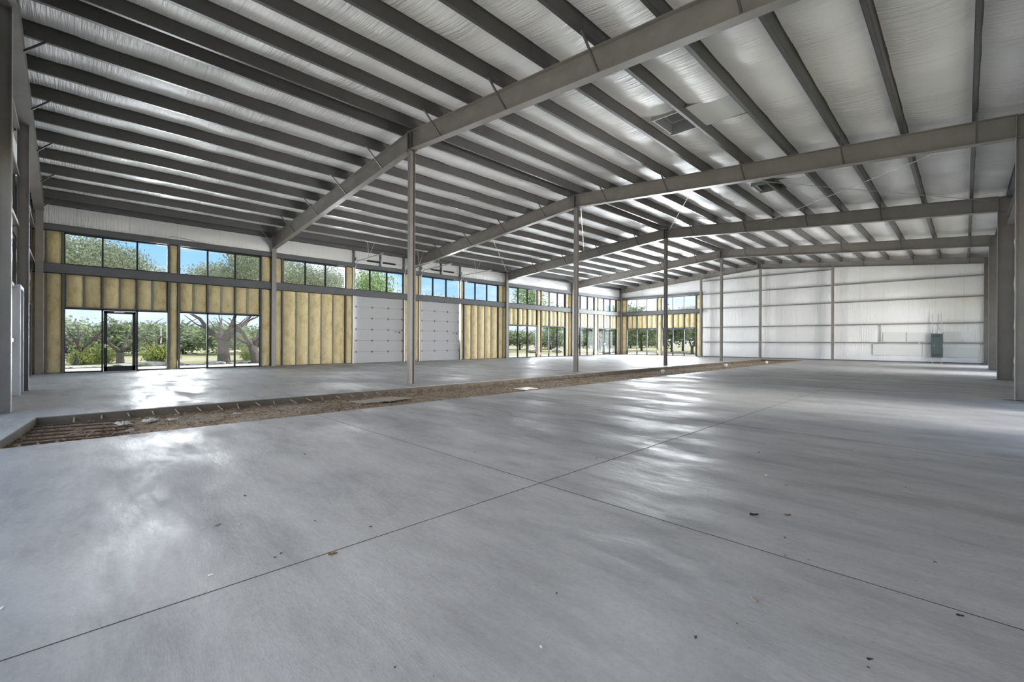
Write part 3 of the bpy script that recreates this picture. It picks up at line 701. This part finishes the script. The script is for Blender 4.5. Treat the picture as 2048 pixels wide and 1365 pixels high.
# ---- tie rods under the roof between second and third frames
def rod(p, q, lab, r=.009):
    c = MB(); c.tube([p, q], r, 6); o = c.build('tie_rod', 'wire'); tag(o, lab, 'tie rod', 'thin tie rods of the roof and wall')
y2, y3 = FY[2] + .05, FY[3] - .05
rod((0.65, y2, zr(.65) - .14), (-6.35, y3, zr(-6.3) - .14), 'thin roof tie rod near the right wall, rising toward the upper right')
rod((-5.9, y2, zr(-5.9) - .14), (0.65, y3, zr(.65) - .14), 'thin tie rod crossing the roof near the right wall, the one falling to the right')
rod((-10.85, y2, zr(-10.85) - .2), (-16.2, y3, zr(-16.2) - .16), 'thin tie rod from the second slim post toward the glazed side')
rod((-6.1, y2, zr(-6.1) - .16), (-10.85, y3, zr(-10.85) - .16), 'thin tie rod from the roof curb bay to the third slim post')
rod((-16.2, y2, zr(-16.2) - .3), (-22.8, y3, zr(-22.8) - .16), 'thin tie rod running down to the column right of the foam bank')
c = MB()
# loose wire poking from the header blanket
pts = [(-23.08, 2.92, 5.47), (-23.02, 3.1, 5.50), (-23.0, 3.5, 5.47), (-22.97, 4.0, 5.40), (-22.97, 4.3, 5.37)]
c.tube(pts, .006, 6); o = c.build('loose_wire', 'black'); tag(o, 'thin dark wire hanging from the blanket above the nearest high windows', 'wire')

# ---- overhead doors
def overhead(u0, u1, which):
    doorN[0] += 1
    rt = bpy.data.objects.new('door_%d' % doorN[0], None); COL.objects.link(rt); rt.location = TL((u0 + u1) / 2, .12, 0); tag(rt, kind='structure')
    H_ = 3.66; n = 6; sh = H_ / n
    for k in range(n):
        c = MB(); wb(c, TL, u0, u1, .08, .125, k * sh + .004 + .01, (k + 1) * sh - .004 + .01)
        for q in range(1, 4): wb(c, TL, u0, u1, .125, .1262, k * sh + q * sh / 4 - .003, k * sh + q * sh / 4 + .003)
        o = part(c, 'door_section', 'ohd', rt)
    gk = MB(); wb(gk, TL, u0, u1, .07, .085, 0, H_); part(gk, 'door_seal', 'black', rt)
    for k in range(1, n):
        for uu in (u0 + .05, u0 + (u1 - u0) * .34, u0 + (u1 - u0) * .68, u1 - .05):
            c = MB(); wb(c, TL, uu - .035, uu + .035, .125, .137, k * sh - .045, k * sh + .055); wb(c, TL, uu - .06, uu + .06, .137, .145, k * sh - .0, k * sh + .022); part(c, 'hinge', 'girt', rt)
    c = MB(); wb(c, TL, u1 - .55, u1 - .18, .126, .14, 1.72, 1.745); wb(c, TL, u1 - .22, u1 - .17, .126, .16, 1.66, 1.75); part(c, 'slide_lock', 'black', rt)
    for sd, uu in ((-1, u0 - .05), (1, u1 + .05)):
        c = MB()
        pts = [TL(uu, .20, .02), TL(uu, .20, 4.95)]
        for t_ in range(1, 8):
            a = t_ / 8 * PI / 2; pts.append(TL(uu, .20 + .42 * (1 - math.cos(a)), 4.95 + .50 * math.sin(a)))
        pts += [TL(uu, .64, 5.45), TL(uu, 3.2, 5.50)]
        for p, q in zip(pts, pts[1:]): c.bar(p, q, .05, .03, up=(0, 1, 0))
        part(c, 'door_track', 'galv', rt)
        c = MB(); wb(c, TL, uu - .06 + sd * .05, uu + .03 + sd * .05, .13, .17, .0, 5.9); part(c, 'track_angle', 'galv', rt)
        c = MB()
        for q in (1.6, 1.95): c.bar(TL(uu, 1.75, 5.5), TL(uu + (.0 if q < 1.8 else .22), q, zr(-21.2) + .0), .03, .008)
        part(c, 'track_hanger', 'galv', rt)
        c = MB(); c.tube([TL(uu + .03 * sd, .30, 5.58), TL(uu - .03 * sd, .30, 5.58)], .10, 14); part(c, 'cable_drum', 'galv', rt)
    c = MB(); c.tube([TL(u0 - .08, .30, 5.58), TL(u1 + .08, .30, 5.58)], .014, 8); part(c, 'torsion_shaft', 'galv', rt)
    um = (u0 + u1) / 2
    for a, b in ((um - .85, um - .08), (um + .08, um + .85)):
        c = MB(); nn = 34
        for k in range(nn):
            cc_ = TL(a + (b - a) * (k + .5) / nn, .30, 5.58); c.tube([TL(a + (b - a) * (k + .1) / nn, .30, 5.58), TL(a + (b - a) * (k + .9) / nn, .30, 5.58)], .052, 10)
        c.tube([TL(a, .30, 5.58), TL(b, .30, 5.58)], .045, 10)
        part(c, 'torsion_spring', 'black', rt)
    c = MB(); wb(c, TL, um - .05, um + .05, .18, .30, 5.45, 5.70); part(c, 'spring_bracket', 'galv', rt)
    for uu in (u0 - .10, um, u1 + .04):
        s_ = MB(); wb(s_, TL, uu - .045, uu + .045, .06, .20, UZ1, zr(-23) - .03); s_.build('wall_stud', 'girt', wall_left)
    # unistrut under purlins
    c = MB(); c.box((-21.4, u0 - .3, zr(-21.3) - .02), (-21.32, u0 + 1.0, zr(-21.3) + .02)); part(c, 'ceiling_strut', 'galv', rt)
overhead(10.95, 13.85, 0); overhead(15.10, 18.00, 1)

# ------------------------------------------------------------------ trench details
def bar_thing(name, p, q, r, m, lab, cat, grp):
    c = MB(); c.tube([p, q], r, 6); o = c.build(name, m); tag(o, lab, cat, grp); return o
k = 0
y = 0.07
dow = None
while y < 20:
    j = random.Random(int(y * 10)); L_ = j.uniform(.12, .26)
    if dow is None:
        dow = bar_thing('rebar_dowel', (0, 0, 0), (.2, 0, -.03), .011, 'wood', None, None, None); o = dow
    else:
        o = dow.copy(); COL.objects.link(o)
    o.location = (PX0 + .01, y, -.055); o.rotation_euler = (0, j.uniform(0, .12), j.uniform(-.2, .2)); o.scale = (j.uniform(.8, 1.5), 1, 1)
    tag(o, 'short rusty rebar stub poking from the far edge of the trench', 'rebar', 'rebar stubs along the trench edge')
    y += 0.335; k += 1
LR = [(-9.96, -.35, -9.8, .35), (-9.65, -.37, -9.45, .42), (-9.27, -.38, -9.1, .35), (-8.94, -.39, -8.8, .3), (-8.63, -.4, -8.45, .28), (-8.34, -.4, -8.3, .2), (-8.05, -.4, -7.98, .22)]
for k, (a, b, c_, d_) in enumerate(LR):
    bar_thing('long_rebar', (a, b - .02, -.09), (c_ + .0, d_ + .35, -.105), .012, 'rebar', 'long dark rebar over the near trench end, ' + ORD[k] + ' from the far edge', 'rebar', 'long rebars at the near trench end')
for k, (x, y, lab) in enumerate([(-8.75, 17.4, 'white capped pipe stub in the trench, nearest of the three'), (-8.85, 24.6, 'white capped pipe stub in the trench, middle of the three'), (-8.45, 30.1, 'white capped pipe stub in the trench, farthest of the three')]):
    c = MB(); c.tube([(x, y, -.12), (x, y, -.02), (x, y, .03), (x, y, .075)], [.06, .06, .085, .05], 14); o = c.build('pipe_stub', 'pvc', smooth=True); tag(o, lab, 'pipe', 'pipe stubs in the trench')
def crumple(name, loc, sx, sy, sz, m, lab, cat, grp=None, seed=0, n=10):
    sx *= .6; sy *= .6; sz *= .55
    rnd = random.Random(seed); c = MB()
    for a in range(n + 1):
        for b in range(n + 1):
            c.v.append((sx * (a / n - .5) + rnd.uniform(-.02, .02) * sx, sy * (b / n - .5) + rnd.uniform(-.02, .02) * sy, sz * rnd.random() * (1 if 0 < a < n and 0 < b < n else .2)))
    for a in range(n):
        for b in range(n):
            i = a * (n + 1) + b; c.f.append((i, i + n + 1, i + n + 2, i + 1))
    o = c.build(name, m); o.location = loc; o.rotation_euler = (0, 0, rnd.uniform(0, 3))
    so = o.modifiers.new('thickness', 'SOLIDIFY'); so.thickness = .003
    tag(o, lab, cat, grp); return o
crumple('crumpled_paper', (-9.35, .62, -.10), .40, .28, .09, 'paper', 'crumpled whitish paper on the trench dirt, leftmost of the scraps', 'paper', 'paper scraps in the trench', 1)
crumple('crumpled_paper', (-9.40, .95, -.10), .32, .30, .08, 'paper', 'crumpled whitish paper on the trench dirt, second of the scraps from the left', 'paper', 'paper scraps in the trench', 2)
crumple('crumpled_paper', (-9.30, 1.25, -.10), .25, .22, .05, 'paper', 'small crumpled pale paper on the trench dirt, third of the scraps from the left', 'paper', 'paper scraps in the trench', 3)
crumple('crumpled_paper', (-8.42, .62, -.075), .18, .12, .05, 'paper', 'small pale scrap close to the near edge of the trench', 'paper', 'paper scraps in the trench', 4)
crumple('crumpled_paper', (-9.2, 2.15, -.09), .22, .16, .03, 'paper', 'flat white scrap lying alone on the trench dirt', 'paper', 'paper scraps in the trench', 5)
c = MB()
for q in range(3):
    a = q * .12; c.hexa([(-9.35 + a, 4.3 + .2 * q, -.10 + .015 * q), (-8.75 + a, 4.4 + .2 * q, -.08 + .015 * q), (-8.8 + a, 5.2 + .1 * q, -.07 + .02 * q), (-9.4 + a, 5.0 + .1 * q, -.09 + .02 * q),
         (-9.35 + a, 4.3 + .2 * q, -.088 + .015 * q), (-8.75 + a, 4.4 + .2 * q, -.068 + .015 * q), (-8.8 + a, 5.2 + .1 * q, -.058 + .02 * q), (-9.4 + a, 5.0 + .1 * q, -.078 + .02 * q)])
o = c.build('plywood_scrap', 'wood'); tag(o, 'weathered grey plywood scrap lying in the middle of the trench', 'plywood')
c = MB(); c.box((-8.5, 8.5, -.05), (-8.1, 9.0, -.035)); o = c.build('white_sheet', 'pvc'); tag(o, 'flat white sheet lying at the near edge of the trench', 'sheet')
# clods and pebbles in the trench: uncountable
c = MB(); rnd = random.Random(5)
for _ in range(2600):
    y = PY0 + .1 + (PY1 - PY0 - .2) * rnd.random() ** 2.0; x = rnd.uniform(PX0 + .08, PX1 - .05); u = (x - PX0) / (PX1 - PX0)
    if y < 1.0 and x < -7.9: zz = -.15 + .03 * u
    else: zz = -.135 + .105 * u ** 1.5
    s_ = rnd.uniform(.008, .035); p = Vector((x, y, zz)); i0 = len(c.v)
    for dx, dy, dz in ((-1, 0, 0), (1, 0, 0), (0, -1, 0), (0, 1, 0), (0, 0, .9), (0, 0, -.5)): c.v.append(tuple(p + Vector((dx * s_ * rnd.uniform(.6, 1.5), dy * s_ * rnd.uniform(.6, 1.5), dz * s_))))
    c.f += [(i0, i0 + 2, i0 + 4), (i0 + 2, i0 + 1, i0 + 4), (i0 + 1, i0 + 3, i0 + 4), (i0 + 3, i0, i0 + 4)]
o = c.build('dirt_clods', 'dirt'); tag(o, 'loose dirt clods and pebbles strewn along the open trench', 'dirt', kind='stuff')
c = MB()
for _ in range(500):
    y = PY0 + .6 + 22 * rnd.random() ** 1.5; x = rnd.uniform(PX0 + .15, PX1 - .15); u = (x - PX0) / (PX1 - PX0); zz = -.125 + .105 * u ** 1.5; a = rnd.uniform(0, PI); l_ = rnd.uniform(.04, .2)
    c.bar((x, y, zz + rnd.uniform(0, .02)), (x + l_ * math.cos(a), y + l_ * math.sin(a), zz + rnd.uniform(0, .03)), .006, .004)
o = c.build('straw_twigs', 'wood'); tag(o, 'pale twigs and straw scattered over the trench dirt', 'twigs', kind='stuff')

# ------------------------------------------------------------------ litter on the floor
LIT = [(-2.566, 1.081, .035, 'leafdry', 'dark crushed leaf on the concrete just below the long floor joint'), (-2.781, .877, .012, 'black', None), (-2.754, .837, .012, 'black', None), (-2.778, .532, .014, 'pvc', None),
       (-4.005, .996, .02, 'black', None), (-3.499, .703, .03, 'wood', 'tan leaf scrap on the concrete left of the joint crossing'), (-3.412, .817, .015, 'pvc', None), (-1.056, 3.481, .04, 'black', 'largest dark leaf on the concrete right of the joint crossing'),
       (-.886, 3.644, .03, 'leafdry', None), (-.794, 3.214, .012, 'black', None), (-.705, 2.331, .03, 'wood', 'tan curled leaf on the concrete below the cross joint'), (-.788, 1.864, .014, 'black', None), (-1.199, 1.357, .01, 'pvc', None),
       (-1.403, 1.701, .01, 'black', None), (-.012, 2.868, .02, 'black', 'small black scrap lying on the cross joint at the right'), (-.257, 2.222, .016, 'black', None), (-1.291, 4.591, .02, 'pvc', 'small white chip on the concrete in the right foreground'), (-.727, 2.944, .014, 'orange', None),
       (-3.121, 1.2, .012, 'black', None), (-2.765, 1.425, .014, 'black', None), (-5.017, 1.816, .02, 'black', None), (-1.616, 5.489, .02, 'black', None), (-3.093, -.216, .018, 'pvc', None), (-1.511, .88, .008, 'black', None)]
for k in range(26):
    LIT.append((random.uniform(-7, 0.3), random.uniform(1.2, 10), random.uniform(.006, .013), random.choice(['black', 'black', 'leafdry', 'wood']), None))
protos = {}
for x, y, s_, mm, lab in LIT:
    if mm not in protos:
        c = MB(); rnd = random.Random(len(protos) + 3); n = 9
        ring = []
        for a in range(n):
            t_ = 2 * PI * a / n; r_ = rnd.uniform(.45, 1.0); ring.append((r_ * math.cos(t_), .55 * r_ * math.sin(t_), rnd.uniform(0.0, .35)))
        c.v = ring + [(0, 0, .22)] + [(p[0] * .95, p[1] * .95, 0) for p in ring]
        for a in range(n): c.f += [(a, (a + 1) % n, n), (a, n + 1 + a, n + 1 + (a + 1) % n, (a + 1) % n)]
        protos[mm] = c.build('floor_litter', mm); o = protos[mm]
    else: o = protos[mm].copy(); COL.objects.link(o)
    o.location = (x, y, .001); o.scale = (s_, s_, s_); o.rotation_euler = (0, 0, random.uniform(0, 6))
    word = {'black': 'tiny black speck of grit lying on the concrete floor', 'pvc': 'tiny white chip lying on the concrete floor', 'leafdry': 'tiny brown leaf bit lying on the concrete floor', 'wood': 'tiny tan leaf bit lying on the concrete floor', 'orange': 'tiny rust red chip lying on the cross joint'}[mm]
    tag(o, lab or word, 'litter', 'litter scattered on the concrete floor')

# ------------------------------------------------------------------ outdoors
gm = MB(); gm.box((-240, -140, -.6), (XF - .1, 240, -.12)); gm.box((XF - .1, YB + .1, -.6), (160, 240, -.12)); gm.box((XF - .1, -140, -.6), (160, YN - .2, -.12)); gm.box((XR + .1, YN - .2, -.6), (160, YB + .1, -.12))
o = gm.build('ground', 'ground'); tag(o, kind='structure')
gw = MB(); gw.box((-27.3, -8, -.12), (XF - .06, 60, -.04)); gw.box((XF - .06, YB + .06, -.12), (2, 42.0, -.04))
o = gw.build('walkway', 'walk'); tag(o, kind='structure')

def leaves(n_clump, per, rx, rz, leaf, seed, hollow=.35, mat_='oak_leaf', spread=.45):
    rnd = random.Random(seed); v = []; f = []
    for _ in range(n_clump):
        while True:
            p = Vector((rnd.uniform(-1, 1), rnd.uniform(-1, 1), rnd.uniform(-1, 1)))
            if hollow < p.length < 1: break
        bump_ = 0.82 + .18 * math.sin(p.x * 5 + seed) * math.cos(p.y * 4 + seed)
        c = Vector((p.x * rx * bump_, p.y * rx * bump_, p.z * rz * bump_))
        for _ in range(per):
            q = c + Vector((rnd.gauss(0, spread), rnd.gauss(0, spread), rnd.gauss(0, spread * .6)))
            a = Vector((rnd.gauss(0, 1), rnd.gauss(0, 1), rnd.gauss(0, 1))).normalized(); b = a.orthogonal().normalized()
            s_ = leaf * rnd.uniform(.7, 1.3); i = len(v)
            v += [tuple(q - a * s_), tuple(q + b * s_ * .5), tuple(q + a * s_), tuple(q - b * s_ * .5)]; f.append((i, i + 1, i + 2, i + 3))
    me = bpy.data.meshes.new('foliage'); me.from_pydata(v, [], f); me.materials.append(M[mat_]); return me
CR = {}
for k in range(3): CR['oak%d' % k] = leaves(330, 22, 2.7, 1.7, .085, 11 + k)
for k in range(3): CR['far%d' % k] = leaves(170, 20, 2.2, 1.6, .16, 31 + k, .2, 'far_leaf')
for k in range(2): CR['green%d' % k] = leaves(240, 20, 2.0, 2.3, .10, 51 + k, .2, 'green_leaf')
for k in range(2): CR['weed%d' % k] = leaves(60, 14, .55, .5, .07, 61 + k, .0, 'weed_leaf', .12)
def trunk_mesh(kind, seed):
    rnd = random.Random(seed); c = MB()
    if kind == 'oak':
        c.tube([(0, 0, -.1), (.02, 0, .3), (0, .02, 1.0), (.05, 0, 1.7)], [.50, .40, .36, .36], 14)
        for a, ln in ((-1.9, 2.6), (1.3, 2.8), (.1, 2.2), (3.2, 2.4)):
            p = Vector((0, 0, 1.5)); pts = [p]; rr_ = [.26]
            for k in range(1, 6):
                a += rnd.uniform(-.3, .3); p = p + Vector((math.cos(a) * .38, math.sin(a) * .38, rnd.uniform(.25, .6))) * (ln / 2.2); pts.append(p); rr_.append(.20 * (1 - k / 6.5))
            c.tube(pts, rr_, 9)
            for k in (2, 3, 4):
                q = pts[k]; b = a + rnd.uniform(-1.2, 1.2); c.tube([q, q + Vector((math.cos(b), math.sin(b), .5)) * .7, q + Vector((math.cos(b), math.sin(b), .7)) * 1.4], [rr_[k] * .6, .05, .02], 6)
    else:
        c.tube([(0, 0, -.1), (.05, .03, 1.0), (-.05, .0, 2.0), (0, 0, 3.0)], [.16, .13, .10, .05], 8)
        for k in range(5):
            b = rnd.uniform(0, 6.28); z = 1.0 + k * .4; c.tube([(0, 0, z), (math.cos(b) * .6, math.sin(b) * .6, z + .5), (math.cos(b) * 1.3, math.sin(b) * 1.3, z + .9)], [.06, .04, .02], 6)
    me = bpy.data.meshes.new('trunk'); me.from_pydata([tuple(v) for v in c.v], [], c.f); me.materials.append(M['bark'])
    me.polygons.foreach_set('use_smooth', [True] * len(me.polygons)); return me
TK = {'oak0': trunk_mesh('oak', 1), 'oak1': trunk_mesh('oak', 2), 'far': trunk_mesh('far', 3)}
def tree(x, y, crown, zc_, sx, sz, lab, grp, name='oak_tree', tk='far', tks=1.0, rot=0, gz=-.12, lean=(0, 0)):
    rt = empty(name, (x, y, gz), lab, 'tree', grp); rt.rotation_euler = (0, 0, rot)
    t_ = bpy.data.objects.new('trunk', TK[tk]); COL.objects.link(t_); t_.parent = rt; t_.scale = (tks, tks, tks); t_.rotation_euler = (lean[0], lean[1], 0)
    f_ = bpy.data.objects.new('foliage', CR[crown]); COL.objects.link(f_); f_.parent = rt; f_.location = (0, 0, zc_ - gz); f_.scale = (sx, sx, sz)
    return rt
GNEAR = 'live oaks close outside the glazed wall'
# near oaks: (x, y/|x| ratio)
for x, mfac, cr_, zc_, sx, sz, tk, tks, rot, lean, lab in [
    (-33, .012, 'oak0', 5.5, .95, .8, 'oak0', .5, 0, (0, 0), 'live oak filling the first high window pane beside the near left corner'),
    (-31, .062, 'oak1', 4.9, .55, .75, 'oak1', .45, 1, (.25, .1), 'live oak with a leaning forked trunk seen through the glass door'),
    (-34, .112, 'oak2', 4.7, .55, .55, 'oak0', .4, 2, (0, 0), 'live oak behind the pale pole outside the first window set'),
    (-30, .212, 'oak0', 4.9, .75, .45, 'oak0', .80, 3.4, (0, 0), 'thick trunked live oak forking behind the middle pane of the second window set'),
    (-28.6, .268, 'oak1', 5.7, .62, .75, 'oak1', .62, 4, (0, .18), 'dark trunked live oak leaning at the right edge of the second window set'),
    (-33, .335, 'oak2', 5.6, .75, .75, 'oak0', .7, .5, (0, 0), 'sparse live oak in the high windows above the long foam bank, left one'),
    (-33, .405, 'oak0', 5.4, .75, .75, 'oak1', .7, 1.5, (0, 0), 'sparse live oak in the high windows above the long foam bank, right one')]:
    tree(x, mfac * -x, cr_, zc_, sx, sz, lab, GNEAR, 'oak_tree', tk, tks, rot, lean=lean)
for x, mfac, cr_, zc_, sx, sz, lab in [
    (-36, .515, 'green0', 5.2, 1.0, 1.05, 'bright green tree in the high windows above the left overhead door'),
    (-37, .60, 'green1', 4.1, .8, .7, 'low bright green tree top beside the left overhead door windows'),
    (-38, .685, 'green0', 4.2, .8, .8, 'small dark tree top at the left of the right overhead door windows'),
    (-40, .75, 'green1', 4.4, .9, .8, 'rounded tree top in the middle of the right overhead door windows'),
    (-40, 1.06, 'green0', 6.1, 1.2, 1.25, 'tall yellow green tree in the high windows after the second foam bank'),
    (-38, 1.19, 'green1', 4.0, 1.0, .9, 'leafy tree low behind the fourth bay storefront windows')]:
    tree(x, mfac * -x, cr_, zc_, sx, sz, lab, 'broadleaf trees outside the glazed wall', 'broadleaf_tree', 'far', 1.1, random.uniform(0, 6))
# tree belt behind
rnd = random.Random(21); belt = []
for k in range(19):
    mfac = -.06 + k * .053; x = -48 - rnd.uniform(0, 9)
    belt.append((x, mfac * -x * 1.02 + rnd.uniform(-.8, .8)))
for k in range(14):
    mfac = .95 + k * .075; x = -46 - rnd.uniform(0, 8); belt.append((x, mfac * -x))
for k, (x, y) in enumerate(belt):
    tree(x, y, 'far%d' % (k % 3), 1.5 + rnd.uniform(-.2, .35), 1.05 + rnd.uniform(0, .3), .85 + rnd.uniform(-.1, .15), 'dull green scrub tree in the belt behind the glazed wall', 'scrub trees in the belt beyond the glazed wall', 'scrub_tree', 'far', 1.0, rnd.uniform(0, 6))
for k, (x, y, zc_, s_) in enumerate([(-36, 53, 3.6, 1.25), (-30.2, 50, 3.8, 1.3), (-25.2, 52.5, 2.9, 1.15), (-20.3, 52, 2.6, 1.1), (-33.5, 60, 3.0, 1.3), (-27, 59.5, 3.0, 1.3), (-16, 57, 2.4, 1.2)]):
    tree(x, y, 'far%d' % (k % 3), zc_, s_, 1.35, 'grey green tree behind the windows of the far end wall', 'trees beyond the far end wall', 'scrub_tree', 'far', 1.2, rnd.uniform(0, 6))
tree(-21.0, 48.5, 'oak1', 4.4, .65, .5, 'bare curving oak behind the last window pair of the far end wall', 'trees beyond the far end wall', 'oak_tree', 'oak1', .42, 1.0)

# weeds, rocks, water tank, vehicle, pole, sign
for k, (x, mfac) in enumerate([(-33, .014), (-33.5, .024), (-34, .034), (-35, .044), (-34, .105), (-33, .112), (-33, .128), (-33.5, .255)]):
    o = bpy.data.objects.new('weed_bush', CR['weed%d' % (k % 2)]); COL.objects.link(o); o.location = (x, mfac * -x, .35); o.scale = (1, 1, 1.25); o.rotation_euler = (0, 0, k)
    tag(o, 'yellow green weed clump growing beyond the rock edge outside the glazed wall', 'weed', 'weed clumps outside the glazed wall')
bmr = bmesh.new(); bmesh.ops.create_icosphere(bmr, subdivisions=2, radius=.5); rr2 = random.Random(4)
for v in bmr.verts: v.co *= rr2.uniform(.8, 1.15); v.co.z *= .5
mer = bpy.data.meshes.new('rock'); bmr.to_mesh(mer); bmr.free(); mer.materials.append(M['rock'])
yk = -1.5
while yk < 12:
    o = bpy.data.objects.new('limestone_rock', mer); COL.objects.link(o); s_ = rr2.uniform(.45, .95); o.location = (-29.0 + rr2.uniform(-.35, .35) - .4 * math.sin(yk), yk, -.12 + .08 * s_); o.scale = (s_, s_ * rr2.uniform(1, 1.7), s_ * rr2.uniform(.5, .9)); o.rotation_euler = (0, 0, rr2.uniform(-.4, .4))
    tag(o, 'pale limestone rock in the row edging the walk outside', 'rock', 'limestone rocks edging the walk'); yk += s_ * .9
rt = empty('water_tank', (-56, 1.9, -.1), 'dark water tank with a low domed top among the trees', 'water tank')
c = MB(); c.tube([(-56, 1.9, -.1), (-56, 1.9, 1.45)], 1.35, 28); part(c, 'tank_body', 'tank', rt)
c = MB(); c.tube([(-56, 1.9, 1.45), (-56, 1.9, 1.75), (-56, 1.9, 1.85)], [1.37, .5, .1], 28); part(c, 'tank_roof', 'tank', rt)
rt = empty('dark_trailer', (-44, .1, -.1), 'dark low trailer half hidden by weeds outside the first pane', 'trailer')
c = MB(); c.box((-45, -.9, .25), (-43.4, .65, .75)); part(c, 'trailer_bed', 'tank', rt, bevel=.1)
for y in (-.5, .35):
    c = MB(); c.tube([(-43.35, y, .2), (-43.15, y, .2)], .30, 16); part(c, 'wheel', 'black', rt)
c = MB(); c.tube([(-40, 4.64, -.12), (-40, 4.64, 2.1)], .045, 8); o = c.build('pale_pole', 'pvc'); tag(o, 'slim pale pole outside the pane right of the glass door', 'pole')
rt = empty('sign_post', (-27.0, 41.1, -.1), 'blue square sign on a dark pole outside the last high window', 'sign')
c = MB(); c.tube([(-27, 41.1, -.1), (-27, 41.1, 5.1)], .04, 8); part(c, 'pole', 'dark', rt)
c = MB(); c.box((-26.95, 40.85, 4.38), (-26.91, 41.35, 5.08)); part(c, 'sign_face', 'blue', rt)
for x, y, lab in ((-35.2, 38.2, 'large white boulder low behind the fourth bay windows, left one'), (-34.6, 42.0, 'large white boulder low behind the fourth bay windows, right one')):
    o = bpy.data.objects.new('white_boulder', mer); COL.objects.link(o); o.location = (x, y, .12); o.scale = (1.3, 1.5, 1.1); o.rotation_euler = (0, 0, y)
    tag(o, lab, 'boulder', 'white boulders outside')
